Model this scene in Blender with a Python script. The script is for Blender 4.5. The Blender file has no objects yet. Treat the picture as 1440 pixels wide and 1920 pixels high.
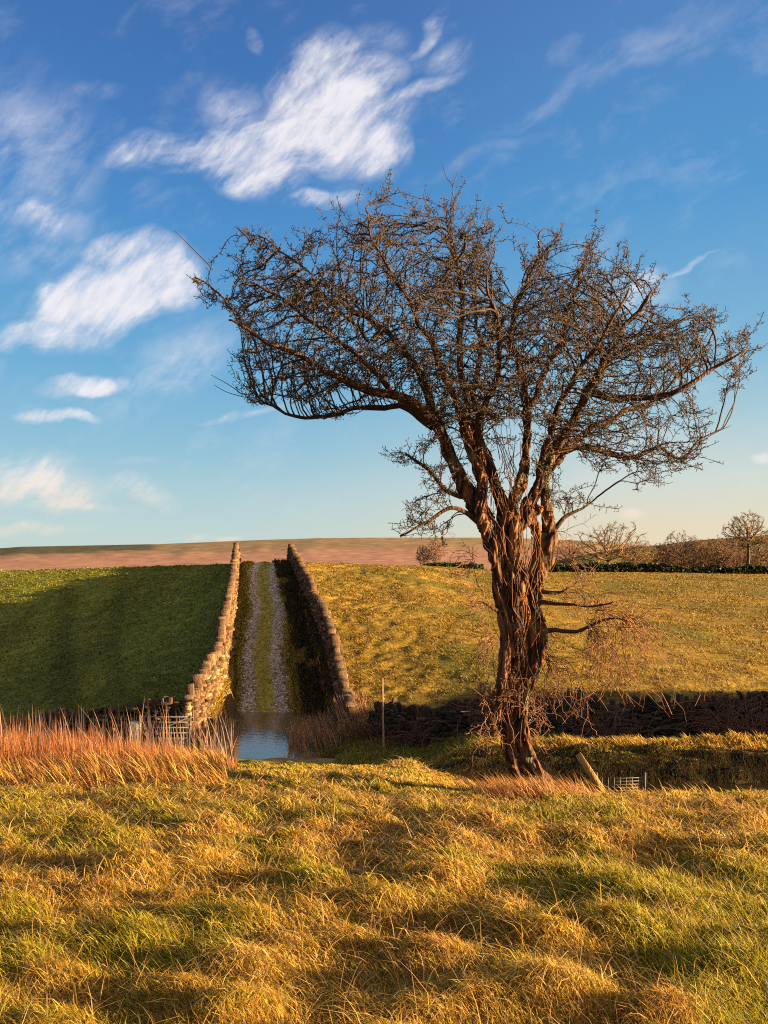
import bpy, math, random
import numpy as np
from mathutils import Vector
random.seed(5)
RNG = np.random.default_rng(11)
R = math.radians
scene = bpy.context.scene
COL = scene.collection

# ------------------------------------------------------------------ camera
CAMZ = 1.6
F = 1440.0
HOR = 1080.0
def P(px, py, D):
    return np.array([(px-720.0)/F*D, D, CAMZ-(py-HOR)/F*D])
cd = bpy.data.cameras.new('camera'); cam = bpy.data.objects.new('camera', cd); COL.objects.link(cam)
cam.location = (0, 0, CAMZ); cam.rotation_euler = (R(90), 0, 0)
cd.sensor_fit = 'VERTICAL'; cd.sensor_height = 36.0; cd.lens = 36.0*F/1920.0
cd.shift_y = 120.0/1920.0
cd.clip_start = 0.05; cd.clip_end = 20000
scene.camera = cam

# ------------------------------------------------------------------ light
SUN_EL = 8.4
SUN_BACK = 12.0          # degrees the sun stands behind the camera's right-hand side
sd = bpy.data.lights.new('sun', 'SUN'); sun = bpy.data.objects.new('sun', sd); COL.objects.link(sun)
sdir = Vector((math.cos(R(SUN_EL))*math.cos(R(SUN_BACK)), -math.cos(R(SUN_EL))*math.sin(R(SUN_BACK)), math.sin(R(SUN_EL))))
sun.rotation_euler = sdir.to_track_quat('Z', 'Y').to_euler()
sd.energy = 5.0; sd.angle = R(0.6); sd.color = (1.0, 0.68, 0.33)
vs = scene.view_settings
vs.view_transform = 'Standard'; vs.look = 'None'; vs.exposure = 2.6; vs.gamma = 1.0
scene.cycles.use_denoising = False; scene.cycles.filter_width = 1.1; scene.cycles.sample_clamp_indirect = 3.0
scene.cycles.max_bounces = 5; scene.cycles.diffuse_bounces = 2; scene.cycles.transparent_max_bounces = 4

# ------------------------------------------------------------------ sky
world = bpy.data.worlds.new('World'); scene.world = world; world.use_nodes = True
nt = world.node_tree; nt.nodes.clear()
def N(t, **k):
    n = nt.nodes.new(t)
    for a, b in k.items(): setattr(n, a, b)
    return n
def _set(n, i, v):
    if hasattr(v, 'is_output') or isinstance(v, bpy.types.NodeSocket): nt.links.new(v, n.inputs[i])
    elif v is not None: n.inputs[i].default_value = v
def M(op, a, b=None, c=None, clamp=False):
    n = N('ShaderNodeMath', operation=op); n.use_clamp = clamp
    _set(n, 0, a); _set(n, 1, b); _set(n, 2, c)
    return n.outputs[0]
def ss(x, a, b, lo=0.0, hi=1.0):
    n = N('ShaderNodeMapRange', interpolation_type='SMOOTHSTEP')
    _set(n, 0, x); n.inputs[1].default_value = a; n.inputs[2].default_value = b
    n.inputs[3].default_value = lo; n.inputs[4].default_value = hi
    return n.outputs[0]
def mixc(f, a, b, mode='MIX'):
    n = N('ShaderNodeMix', data_type='RGBA', blend_type=mode)
    _set(n, 0, f); _set(n, 6, a); _set(n, 7, b)
    return n.outputs[2]
tc = N('ShaderNodeTexCoord')
sep = N('ShaderNodeSeparateXYZ'); nt.links.new(tc.outputs['Generated'], sep.inputs[0])
X, Y, Z = sep.outputs
Ym = M('MAXIMUM', Y, 0.05)
U = M('DIVIDE', X, Ym); V = M('DIVIDE', Z, Ym)          # direction slopes
sky = N('ShaderNodeTexSky', sky_type='NISHITA'); sky.sun_disc = False
sky.sun_elevation = R(SUN_EL); sky.sun_rotation = R(90+SUN_BACK); sky.air_density = 1.15; sky.dust_density = 0.6; sky.ozone_density = 3.2
skc = mixc(1.0, sky.outputs[0], (0.55, 0.75, 1.1, 1), 'MULTIPLY')
BGS = 0.05; KK = 1/(BGS*2**vs.exposure)
def lin(c): return tuple([(v/255/12.92 if v <= 10 else ((v/255+.055)/1.055)**2.4)*KK for v in c]+[1.0])
def ramp(stops):
    n = N('ShaderNodeValToRGB'); e = n.color_ramp.elements
    while len(e) < len(stops): e.new(0.5)
    for i, (p_, c_) in enumerate(stops): e[i].position = p_; e[i].color = tuple(v/10 for v in lin(c_)[:3])+(1,)
    _set(n, 0, Z); return n.outputs[0]
rl = ramp([(0, (205, 214, 205)), (.055, (193, 214, 212)), (.11, (174, 206, 214)), (.157, (148, 194, 214)), (.255, (112, 174, 213)), (.40, (80, 145, 203)), (.50, (70, 124, 188)), (.60, (64, 110, 172)), (.72, (80, 112, 160)), (1.0, (110, 128, 160))])  # zenith stops above the view lightened to add ambient fill
rr__ = ramp([(0, (243, 216, 176)), (.06, (234, 221, 190)), (.12, (212, 220, 212)), (.19, (172, 205, 214)), (.27, (130, 184, 214)), (.42, (88, 155, 208)), (.50, (84, 144, 200)), (.60, (84, 128, 190)), (.72, (95, 122, 168)), (1.0, (110, 128, 160))])
rb = mixc(ss(U, -.25, .40), rl, rr__)
rb = mixc(1.0, rb, (10, 10, 10, 1), 'MULTIPLY')
SKC = mixc(.94, skc, rb)
# fill: unseen pale veil added behind the camera, wide aureole added round the sun
SKC = mixc(M('MULTIPLY', ss(Y, 0.02, -.45), .42), SKC, lin((240, 226, 212)))
dt = N('ShaderNodeVectorMath', operation='DOT_PRODUCT'); nt.links.new(tc.outputs['Generated'], dt.inputs[0]); dt.inputs[1].default_value = tuple(sdir)
aur = M('POWER', M('MAXIMUM', dt.outputs['Value'], 0.0), 7.0)
SKC = mixc(M('MULTIPLY', aur, 1.0), SKC, tuple(v*4 for v in lin((255, 214, 150))[:3])+(1,))
# clouds: wisps placed by direction, broken by warped noise
cmb = N('ShaderNodeCombineXYZ'); _set(cmb, 0, U); _set(cmb, 1, V)
wn = N('ShaderNodeTexNoise', noise_dimensions='2D'); nt.links.new(cmb.outputs[0], wn.inputs['Vector'])
wn.inputs['Scale'].default_value = 7.0; wn.inputs['Detail'].default_value = 5.0
ws = N('ShaderNodeSeparateColor'); nt.links.new(wn.outputs['Color'], ws.inputs[0])
WU = M('MULTIPLY', M('SUBTRACT', ws.outputs[0], 0.5), 0.085); WV = M('MULTIPLY', M('SUBTRACT', ws.outputs[1], 0.5), 0.06)
U2 = M('ADD', U, WU); V2 = M('ADD', V, WV)
# px, py, rx, ry, angle(deg, counter-clockwise), strength
CL = [(650,170,95,110,40,.9),(600,115,75,50,0,.72),(570,175,105,75,25,.80),(640,255,115,70,-20,.95),(520,250,120,60,15,.85),(600,240,170,75,15,1.0),(470,300,120,70,-20,1.0),(380,280,190,45,5,.75),(700,270,70,60,30,.9),(420,200,60,70,60,.45),
      (610,378,60,18,10,.6),(200,560,150,70,28,1.35),(250,485,75,50,0,.95),(130,620,120,40,10,1.0),(290,530,60,60,0,1.0),
      (730,140,42,30,30,.5),(840,110,50,30,35,.45),(800,50,75,14,58,.5),(770,175,110,16,25,.5),(715,70,50,30,0,.4),
      (50,280,150,170,0,.36),(60,410,130,45,-10,.5),(60,480,150,60,0,.35),(330,690,190,60,35,.40),(150,725,75,22,8,.8),(235,720,28,18,0,.6),(100,785,80,13,-8,.75),
      (60,900,120,55,-12,.75),(250,920,85,26,-16,.7),(100,930,110,16,-18,.6),(50,1000,110,16,0,.5),(250,865,50,8,0,.4),(460,785,75,9,14,.55),
      (1200,95,230,34,27,.27),(1030,190,150,18,30,.26),(900,290,160,16,22,.22),(1210,525,42,18,25,.8),(1280,510,70,6,22,.4),
      (1184,963,30,11,-4,.8),(1430,857,26,12,8,1.0),(365,1007,40,9,0,.7),(430,1010,30,6,0,.5),(1180,545,90,40,10,.4),(180,170,50,20,0,.3),(478,78,14,24,20,.5),(1380,1010,130,30,0,.3)]
dens = None
for (px, py, rx, ry, an, st) in CL:
    u0 = (px-720)/F; v0 = (HOR-py)/F; ca, sa = math.cos(R(an)), math.sin(R(an))
    small = rx < 60
    uu = U2 if not small else M('ADD', U, M('MULTIPLY', WU, .35)); vv = V2 if not small else M('ADD', V, M('MULTIPLY', WV, .35))
    du = M('SUBTRACT', uu, u0); dv = M('SUBTRACT', vv, v0)
    a = M('MULTIPLY', M('ADD', M('MULTIPLY', du, ca), M('MULTIPLY', dv, sa)), F/(rx*1.25))
    b = M('MULTIPLY', M('SUBTRACT', M('MULTIPLY', dv, ca), M('MULTIPLY', du, sa)), F/(ry*1.25))
    d2 = M('ADD', M('MULTIPLY', a, a), M('MULTIPLY', b, b))
    e = M('MULTIPLY', M('SUBTRACT', 1.0, d2, clamp=True), st)
    dens = e if dens is None else M('MAXIMUM', dens, M('ADD', M('MULTIPLY', dens, .35), e)) if False else (M('MAXIMUM', dens, e))
mp = N('ShaderNodeMapping'); cmb2 = N('ShaderNodeCombineXYZ'); _set(cmb2, 0, U2); _set(cmb2, 1, V2)
nt.links.new(cmb2.outputs[0], mp.inputs[0]); mp.vector_type = 'TEXTURE'; mp.inputs['Rotation'].default_value = (0, 0, R(32)); mp.inputs['Scale'].default_value = (1/5.0, 1/14.0, 1)
fn = N('ShaderNodeTexNoise', noise_dimensions='2D'); nt.links.new(mp.outputs[0], fn.inputs['Vector'])
fn.inputs['Scale'].default_value = 1.6; fn.inputs['Detail'].default_value = 9.0; fn.inputs['Roughness'].default_value = 0.62; fn.inputs['Distortion'].default_value = 0.0
f2 = N('ShaderNodeTexNoise', noise_dimensions='2D'); nt.links.new(cmb.outputs[0], f2.inputs['Vector'])
f2.inputs['Scale'].default_value = 9.0; f2.inputs['Detail'].default_value = 8.0; f2.inputs['Roughness'].default_value = 0.6
f3 = N('ShaderNodeTexNoise', noise_dimensions='2D'); mp3 = N('ShaderNodeMapping'); nt.links.new(cmb.outputs[0], mp3.inputs[0])
mp3.vector_type = 'TEXTURE'; mp3.inputs['Rotation'].default_value = (0, 0, R(52)); mp3.inputs['Scale'].default_value = (1/8.0, 1/30.0, 1); nt.links.new(mp3.outputs[0], f3.inputs['Vector'])
f3.inputs['Scale'].default_value = 1.5; f3.inputs['Detail'].default_value = 6.0; f3.inputs['Roughness'].default_value = 0.65; f3.inputs['Distortion'].default_value = 0.0
FB = M('ADD', M('ADD', M('MULTIPLY', fn.outputs[0], .46), M('MULTIPLY', f2.outputs[0], .32)), M('MULTIPLY', f3.outputs[0], .22))
al = M('POWER', ss(M('ADD', M('MULTIPLY', dens, 1.15), M('MULTIPLY', M('SUBTRACT', FB, .5), 3.8)), -0.05, 1.4), 1.1)
veil = M('MULTIPLY', M('MULTIPLY', ss(dens, 0.0, 0.6), ss(FB, .36, .66)), .62)
al = M('MULTIPLY', al, ss(M('ADD', M('MULTIPLY', f3.outputs[0], .6), M('MULTIPLY', fn.outputs[0], .4)), .34, .64, .70, 1.0))
al = M('MAXIMUM', M('MULTIPLY', al, ss(dens, .1, .5)), veil)
thin = M('MULTIPLY', ss(M('MULTIPLY', fn.outputs[0], f2.outputs[0]), .24, .45), .10)
al = M('MAXIMUM', al, M('MULTIPLY', thin, ss(Z, 0.02, .12)))
al = M('MULTIPLY', al, ss(Y, 0.15, 0.4))
warm = ss(V, 0.0, 0.22)
ccol = mixc(warm, lin((250, 226, 195)), lin((247, 243, 247)))
# pale warm glow of the low air on the sunward side of the horizon
SKG = SKC
final = mixc(M('MULTIPLY', al, .93), SKG, ccol)
bg = N('ShaderNodeBackground'); nt.links.new(final, bg.inputs[0]); bg.inputs[1].default_value = BGS
wo = N('ShaderNodeOutputWorld'); nt.links.new(bg.outputs[0], wo.inputs[0])

# ------------------------------------------------------------------ helpers
def tag(o, label=None, cat=None, group=None, kind=None):
    if label: o['label'] = label
    if cat: o['category'] = cat
    if group: o['group'] = group
    if kind: o['kind'] = kind
    return o
def mesh_np(name, co, tris=None, quads=None, mat=None, col=None, parent=None, smooth=False):
    me = bpy.data.meshes.new(name)
    co = np.asarray(co, dtype=np.float32)
    nt_, nq = (0 if tris is None else len(tris)), (0 if quads is None else len(quads))
    me.vertices.add(len(co)); me.vertices.foreach_set('co', co.ravel())
    me.loops.add(nt_*3+nq*4)
    idx = []; st = []
    if nt_: idx.append(np.asarray(tris, dtype=np.int32).ravel()); st.append(np.arange(nt_, dtype=np.int32)*3)
    if nq: idx.append(np.asarray(quads, dtype=np.int32).ravel()); st.append(nt_*3+np.arange(nq, dtype=np.int32)*4)
    me.loops.foreach_set('vertex_index', np.concatenate(idx))
    me.polygons.add(nt_+nq); me.polygons.foreach_set('loop_start', np.concatenate(st))
    if smooth: me.polygons.foreach_set('use_smooth', np.ones(nt_+nq, dtype=bool))
    me.update(calc_edges=True)
    if col is not None:
        ca = me.color_attributes.new('Col', 'FLOAT_COLOR', 'POINT')
        c4 = np.ones((len(co), 4), dtype=np.float32); c4[:, :3] = col
        ca.data.foreach_set('color', c4.ravel())
    if mat: me.materials.append(mat)
    o = bpy.data.objects.new(name, me); COL.objects.link(o)
    if parent: o.parent = parent
    return o
def empty(name, loc=(0, 0, 0)):
    o = bpy.data.objects.new(name, None); COL.objects.link(o); o.empty_display_size = .2; o.location = loc
    return o
def hsh(ix, iy, s=0):
    n = (ix.astype(np.int64)*374761393 + iy.astype(np.int64)*668265263 + s*974711) & 0x7fffffff
    n = ((n ^ (n >> 13))*1274126177) & 0x7fffffff
    return ((n ^ (n >> 16)) & 0xffff)/65535.0
def vn(x, y, s=0):
    x = np.asarray(x, float); y = np.asarray(y, float)
    ix = np.floor(x); iy = np.floor(y); fx = x-ix; fy = y-iy
    fx = fx*fx*(3-2*fx); fy = fy*fy*(3-2*fy); ix = ix.astype(np.int64); iy = iy.astype(np.int64)
    a = hsh(ix, iy, s); b = hsh(ix+1, iy, s); c = hsh(ix, iy+1, s); d = hsh(ix+1, iy+1, s)
    return (a*(1-fx)+b*fx)*(1-fy)+(c*(1-fx)+d*fx)*fy
def fbm(x, y, s=0, o=4):
    r = 0; a = .5; t = 0
    for k in range(o):
        r = r+a*vn(x*2**k+k*17.3, y*2**k-k*9.1, s+k); t += a; a *= .5
    return r/t
def sms(x, a, b):
    t = np.clip((x-a)/(b-a), 0, 1); return t*t*(3-2*t)
def lerp(a, b, t): return a+(b-a)*t

# materials
def attr_mat(name, rough=.8, transl=0.0, noise=0.0, nscale=8.0, bump=0.0, bscale=30.0, spec=.25, streak=None):
    m = bpy.data.materials.new(name); m.use_nodes = True; t = m.node_tree; t.nodes.clear()
    L = t.links.new
    out = t.nodes.new('ShaderNodeOutputMaterial'); b = t.nodes.new('ShaderNodeBsdfPrincipled')
    at = t.nodes.new('ShaderNodeAttribute'); at.attribute_name = 'Col'
    c = at.outputs['Color']
    geo = t.nodes.new('ShaderNodeNewGeometry')
    vec = geo.outputs['Position']
    if streak:
        mpn = t.nodes.new('ShaderNodeMapping'); mpn.inputs['Scale'].default_value = streak; L(vec, mpn.inputs[0]); vec = mpn.outputs[0]
    if noise:
        n = t.nodes.new('ShaderNodeTexNoise'); n.inputs['Scale'].default_value = nscale; n.inputs['Detail'].default_value = 6; L(vec, n.inputs['Vector'])
        mr = t.nodes.new('ShaderNodeMapRange'); L(n.outputs[0], mr.inputs[0]); mr.inputs[1].default_value = .3; mr.inputs[2].default_value = .7
        mr.inputs[3].default_value = 1-noise; mr.inputs[4].default_value = 1+noise
        mx = t.nodes.new('ShaderNodeMix'); mx.data_type = 'RGBA'; mx.blend_type = 'MULTIPLY'; mx.inputs[0].default_value = 1
        L(c, mx.inputs[6]); cc = t.nodes.new('ShaderNodeCombineColor')
        for i in range(3): L(mr.outputs[0], cc.inputs[i])
        L(cc.outputs[0], mx.inputs[7]); c = mx.outputs[2]
    L(c, b.inputs['Base Color']); b.inputs['Roughness'].default_value = rough; b.inputs['Specular IOR Level'].default_value = spec
    if bump:
        n = t.nodes.new('ShaderNodeTexNoise'); n.inputs['Scale'].default_value = bscale; n.inputs['Detail'].default_value = 5; L(vec, n.inputs['Vector'])
        bp = t.nodes.new('ShaderNodeBump'); bp.inputs['Strength'].default_value = bump; bp.inputs['Distance'].default_value = .05
        L(n.outputs[0], bp.inputs['Height']); L(bp.outputs[0], b.inputs['Normal'])
    sh = b.outputs[0]
    if transl:
        tr = t.nodes.new('ShaderNodeBsdfTranslucent'); L(c, tr.inputs[0]); ms = t.nodes.new('ShaderNodeMixShader'); ms.inputs[0].default_value = transl
        L(sh, ms.inputs[1]); L(tr.outputs[0], ms.inputs[2]); sh = ms.outputs[0]
    L(sh, out.inputs[0]); return m
MG = attr_mat('grass_blades', .55, .50, spec=.3)
MT = attr_mat('turf', .95, 0, .45, 14, .6, 25, spec=.1)
MF = attr_mat('pasture_turf', .95, 0, .35, 2.5, .8, 6, spec=.1)
MH = attr_mat('moorland', 1.0, 0, .18, .02, 0, spec=.05)
MS = attr_mat('gritstone', .9, 0, .35, 14, .7, 30, spec=.2)
MB_ = attr_mat('hawthorn_bark', .85, 0, .5, 30, .9, 40, spec=.25, streak=(1, 1, .22))
MW = attr_mat('twig_bark', .8, 0, 0, spec=.2)
MR = attr_mat('gravel', .85, 0, .4, 18, .8, 22, spec=.3)
MP = attr_mat('weathered_wood', .85, 0, .35, 20, .5, 60, streak=(1, 1, .15))
MM = attr_mat('galvanised_steel', .45, 0, .15, 10, spec=.5)
def water_mat(name, base, bs, ior=1.5):
    m = bpy.data.materials.new(name); m.use_nodes = True; t = m.node_tree; b = t.nodes['Principled BSDF']
    b.inputs['Base Color'].default_value = (*base, 1); b.inputs['Roughness'].default_value = .04; b.inputs['IOR'].default_value = ior
    b.inputs['Specular IOR Level'].default_value = .9
    g = t.nodes.new('ShaderNodeNewGeometry'); n = t.nodes.new('ShaderNodeTexNoise'); n.inputs['Scale'].default_value = bs; n.inputs['Detail'].default_value = 3
    bp = t.nodes.new('ShaderNodeBump'); bp.inputs['Strength'].default_value = .10; bp.inputs['Distance'].default_value = .03
    t.links.new(g.outputs['Position'], n.inputs['Vector']); t.links.new(n.outputs[0], bp.inputs['Height']); t.links.new(bp.outputs[0], b.inputs['Normal'])
    return m
MWAT = water_mat('muddy_water', (.17, .115, .06), 6.0)
MDIT = water_mat('peaty_water', (.02, .017, .01), 5.0, 1.3)

# ------------------------------------------------------------------ terrain
LP_Y = [-60, -10, 0, 3, 6, 9, 10.5, 12, 14, 17, 20, 23, 25]
LP_Z = [2.0, .4, 0, -.08, -.42, -.95, -1.17, -1.42, -2.0, -2.9, -3.4, -3.72, -3.62]
RP_Y = [-60, -10, 0, 3, 6, 9, 9.8, 10.6, 11.5, 12, 14.6, 15.2, 15.7, 16.3, 18, 22, 25]
RP_Z = [2.0, .4, 0, -.08, -.40, -1.0, -1.3, -1.75, -2.2, -2.42, -2.46, -2.2, -2.08, -2.02, -2.45, -3.15, -3.3]
CX_Y = [20, 24, 28, 31, 45, 58, 80]; CX_X = [-3.6, -3.8, -4.3, -4.9, -6.95, -9.05, -12.6]
XL_Y = [20, 25, 30, 45, 58, 62, 90]; XL_X = [-6.3, -6.3, -6.5, -8.9, -11.2, -11.9, -16.8]
XR_Y = [20, 25.3, 30, 37, 45, 58, 62, 90]; XR_X = [-1.0, -1.05, -1.65, -2.7, -4.25, -6.85, -7.6, -12.6]
def lane_c(y): return np.interp(y, CX_Y, CX_X)+.10*np.sin(np.asarray(y)*.45)+.05*np.sin(np.asarray(y)*1.1+1)
def near_z(x, y):
    l = np.interp(y, LP_Y, LP_Z); r = np.interp(y, RP_Y, RP_Z)
    w = sms(x-.06*(y-9), .1, 2.0)
    z = lerp(l, r, w)
    z = z - .16*sms(-x, 2.0, 6.5)*sms(y, 7, 11)*sms(-y, -20, -13)
    # unseen rise added well right of the view to shade the right wall
    z = z + 4.4*sms(x, 12.5, 30)*sms(y, 12.5, 17)*sms(-y, -34, -24)
    # floor of the lane mouth
    m = sms(-np.abs(x-lane_c(y))+(fbm(x*.6, y*.8, 67, 3)-.5)*1.5, -3.2, -2.1)*sms(y+(fbm(x*.9, y*.5, 68, 3)-.5)*2.0, 21.4, 23.0)
    z = lerp(z, -4.05, m)
    return z
def field_z(x, y):
    p = np.interp(x, [-12, -3, 8, 25], [1.03, 1.08, 1.35, 1.5])
    Dc = np.interp(x, [-30, -7, 3, 8, 20, 60], [62, 60, 70, 85, 106, 106])
    zc = np.interp(x, [-30, -9, -5, 8, 20, 35, 52, 120], [2.12, 2.62, 2.62, 2.40, 2.12, 1.98, 1.75, 1.2])
    zb = np.interp(x, [-30, -12, -6.6, -5, -1.2, 1, 120], [-8.0, -4.7, -3.5, -3.5, -3.45, -3.3, -3.3])
    t = (y-25)/(Dc-25)
    tc_ = np.clip(t, 0, 1)
    g = 1-(1-tc_)**p
    k = 12.0
    g = np.where(tc_ > .80, g-(tc_-.80)**2*.45, g)
    dip = -.35*sms(-np.abs(x+0.5), -6.5, -1.0)*sms(-np.abs(y-33), -11, -1)
    z = zb+(zc+.018*(zc+3.4)-zb)*g + dip
    z = z-.055*np.maximum(0, -9-x)*4*tc_*(1-tc_)
    z = np.where(t > 1, z-(y-Dc)*.0016*np.minimum(y-Dc, 60)*np.where(x > 4, .25, 1.0), z)
    return z
def lane_z(y):
    return np.interp(y, [20, 31.2, 33, 56, 59, 62, 80], [-4.05, -4.04, -3.65, 2.16, 2.56, 2.66, 1.4])
def Hfar(x, y):
    f = field_z(x, y); L = lane_z(y); c = lane_c(y)
    hw = np.interp(y, [24, 27, 31, 58], [2.3, 1.9, 1.45, 1.35])+(fbm(x*.2+y*.7, y*.9, 88, 3)-.5)*3.0*sms(-y, -34, -29)
    xl = np.interp(y, XL_Y, XL_X)+.35; xr = np.interp(y, XR_Y, XR_X)-.35
    tl = np.clip((c-hw-x)/np.maximum(c-hw-xl, .2), 0, 1); tr = np.clip((x-c-hw)/np.maximum(xr-c-hw, .2), 0, 1)
    t = np.where(x < c, sms(tl, 0, 1), lerp(.16*sms(tr, 0, .5), 1, sms(tr, .80, 1.0)))
    inl = sms(-y, -70, -64)
    L2 = lerp(f, L, inl)
    z = lerp(L2, f, t)
    ins = (np.abs(x-c) < hw)
    strip = .07*np.exp(-((x-c)/.28)**2)*sms(y, 31, 33)*ins
    z = z+(fbm(x*.8, y*.8, 66, 3)-.45)*.11*ins*sms(-y, -33, -30)
    return z+strip*inl
def H0(x, y):
    w = sms(y, 23.6, 25.2)
    return lerp(near_z(x, y), Hfar(x, y), w)
# tussock relief raster
TR = .04; TX0, TY0 = -12.0, -1.0; TNX, TNY = 600, 650
TH = np.zeros((TNY, TNX))
n_t = 13000
tx = RNG.uniform(-12, 12, n_t); ty = RNG.uniform(-.5, 24.5, n_t)
keep = (np.abs(tx) < .62*ty+2.2)
tx, ty = tx[keep], ty[keep]
# thin them so that they do not crowd
sel = []
cell = {}
for i in range(len(tx)):
    k = (int(tx[i]//.42), int(ty[i]//.42))
    ok = True
    for a in (-1, 0, 1):
        for b in (-1, 0, 1):
            for j in cell.get((k[0]+a, k[1]+b), ()):
                if (tx[i]-tx[j])**2+(ty[i]-ty[j])**2 < .20**2: ok = False
    if ok: cell.setdefault(k, []).append(i); sel.append(i)
tx, ty = tx[sel], ty[sel]
tsz = RNG.uniform(.45, 1.25, len(tx))*(.75+.5*fbm(tx*.7, ty*.7, 3))
def crest(x, y): return 1-.55*np.where(x > .1, sms(y, 7.3, 8.3)*sms(-y, -12, -11), sms(y, 9.8, 10.8)*sms(-y, -15, -13.5))
th = tsz*RNG.uniform(.06, .15, len(tx))*crest(tx, ty)
for i in range(len(tx)):
    rx, ry = .22*tsz[i], .15*tsz[i]; an = RNG.uniform(-.5, .2)
    x0 = int((tx[i]-TX0-.8)/TR); x1 = int((tx[i]-TX0+.8)/TR); y0 = int((ty[i]-TY0-.8)/TR); y1 = int((ty[i]-TY0+.8)/TR)
    x0, y0 = max(0, x0), max(0, y0); x1, y1 = min(TNX, x1), min(TNY, y1)
    if x1 <= x0 or y1 <= y0: continue
    gx = TX0+(np.arange(x0, x1)+.5)*TR-tx[i]; gy = TY0+(np.arange(y0, y1)+.5)*TR-ty[i]
    gx, gy = np.meshgrid(gx, gy); u = gx*math.cos(an)+gy*math.sin(an); v = gy*math.cos(an)-gx*math.sin(an)
    TH[y0:y1, x0:x1] = np.maximum(TH[y0:y1, x0:x1], th[i]*np.exp(-((u/rx)**2+(v/ry)**2)))
def Trel(x, y):
    fx = (x-TX0)/TR-.5; fy = (y-TY0)/TR-.5
    ix = np.clip(np.floor(fx).astype(int), 0, TNX-2); iy = np.clip(np.floor(fy).astype(int), 0, TNY-2)
    fx = np.clip(fx-ix, 0, 1); fy = np.clip(fy-iy, 0, 1)
    return (TH[iy, ix]*(1-fx)+TH[iy, ix+1]*fx)*(1-fy)+(TH[iy+1, ix]*(1-fx)+TH[iy+1, ix+1]*fx)*fy
def H(x, y):
    x = np.asarray(x, float); y = np.asarray(y, float)
    dry = 1-sms(-np.abs(x-lane_c(y)), -3.2, -2.1)*sms(y, 20.5, 22)
    r = Trel(x, y)*dry*(np.where((x > -11.5) & (x < 11.5) & (y < 24.5) & (y > -.5), 1, 0))
    r = r+(fbm(x*.35, y*.35, 9)-.5)*.03*sms(-y, -24, -20)*np.minimum(1, np.abs(y)/3+.3)
    r = r+((fbm(x*2.2, y*1.6, 21)-.5)*.20+(fbm(x*.25, y*.12, 22, 2)-.5)*.2)*sms(y, 24.5, 28)*sms(-np.abs(x-lane_c(y)), -99, -1.3)*np.where(np.abs(x-lane_c(y)) < 1.5, 0, 1)
    return H0(x, y)+r
def hz(x, y): return float(H(np.array([x]), np.array([y]))[0])

def grid(name, xs, ys, hf, colf, mat, off=0.0):
    gx, gy = np.meshgrid(xs, ys); z = hf(gx.ravel(), gy.ravel())+off
    co = np.stack([gx.ravel(), gy.ravel(), z], 1); nx, ny = len(xs), len(ys)
    i = np.arange((ny-1)*(nx-1)); r = i//(nx-1); c = i % (nx-1); a = r*nx+c
    q = np.stack([a, a+1, a+nx+1, a+nx], 1)
    return mesh_np(name, co, quads=q, mat=mat, col=colf(co[:, 0], co[:, 1], z), smooth=True)
def cm(*cols_w):
    r = 0
    for c, w in cols_w: r = r+np.array(c)[None, :]*np.asarray(w)[:, None]
    return r
STRAW = np.array([.60, .385, .11]); GOLD = np.array([.55, .33, .035]); GREEN = np.array([.25, .225, .016]); DGREEN = np.array([.10, .10, .011])
BROWN = np.array([.17, .085, .03]); RUST = np.array([.36, .14, .04])
def greenness(x, y):
    g = .55*fbm(x*.7+3, y*.9, 31, 3)+.45*fbm(x*2.3, y*2.9, 33, 2)
    return sms(g, .47, .61)
def meadow_col(x, y, z):
    g = greenness(x, y)[:, None]
    c = lerp(BROWN*1.7, DGREEN*1.5, g)
    wet = (sms(x-.06*(y-9), .1, 2.0)*sms(y, 10.4, 11.4)*sms(-y, -15.4, -14.9))[:, None]
    c = lerp(c, np.array([.035, .024, .012]), wet)
    return c*(.8+.4*vn(x*6, y*6, 2))[:, None]
def geom(a, b, s0, k):
    r = [a]; s = s0
    while r[-1] < b: r.append(r[-1]+s); s *= k
    return r
xs = sorted(set([round(v, 4) for v in np.arange(-8, 8.01, .07)]+[v for v in geom(8.1, 200, .1, 1.09)]+[-v for v in geom(8.1, 200, .1, 1.09)]))
ys = sorted(set([round(v, 4) for v in np.arange(.6, 13.01, .07)]+[round(v, 4) for v in np.arange(13.1, 24.31, .14)]+[.5-v for v in geom(0, 120, .15, 1.15)]))
o = grid('meadow_ground', np.array(xs), np.array(ys), H, meadow_col, MT)
tag(o, kind='structure')

def field_col(x, y, z):
    c = lane_c(y)
    n = fbm(x*.25, y*.18, 40, 3); n2 = fbm(x*1.8, y*1.8, 43, 3)
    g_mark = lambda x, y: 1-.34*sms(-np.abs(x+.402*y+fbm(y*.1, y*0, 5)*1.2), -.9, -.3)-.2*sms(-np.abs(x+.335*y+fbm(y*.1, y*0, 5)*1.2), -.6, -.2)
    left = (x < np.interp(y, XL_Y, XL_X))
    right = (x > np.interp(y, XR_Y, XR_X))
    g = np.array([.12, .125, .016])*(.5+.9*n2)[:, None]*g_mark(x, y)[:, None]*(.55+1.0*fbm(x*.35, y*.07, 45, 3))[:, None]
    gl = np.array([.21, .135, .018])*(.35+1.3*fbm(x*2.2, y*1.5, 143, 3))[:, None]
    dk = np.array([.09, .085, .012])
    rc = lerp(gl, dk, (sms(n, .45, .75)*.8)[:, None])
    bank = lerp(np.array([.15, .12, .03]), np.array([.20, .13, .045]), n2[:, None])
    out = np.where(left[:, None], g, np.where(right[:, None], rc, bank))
    mud = (sms(-np.abs(x-c), -1.9, -1.4)*sms(-y, -33, -31))[:, None]
    out = lerp(out, np.array([.07, .05, .03]), mud)
    return out
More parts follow.
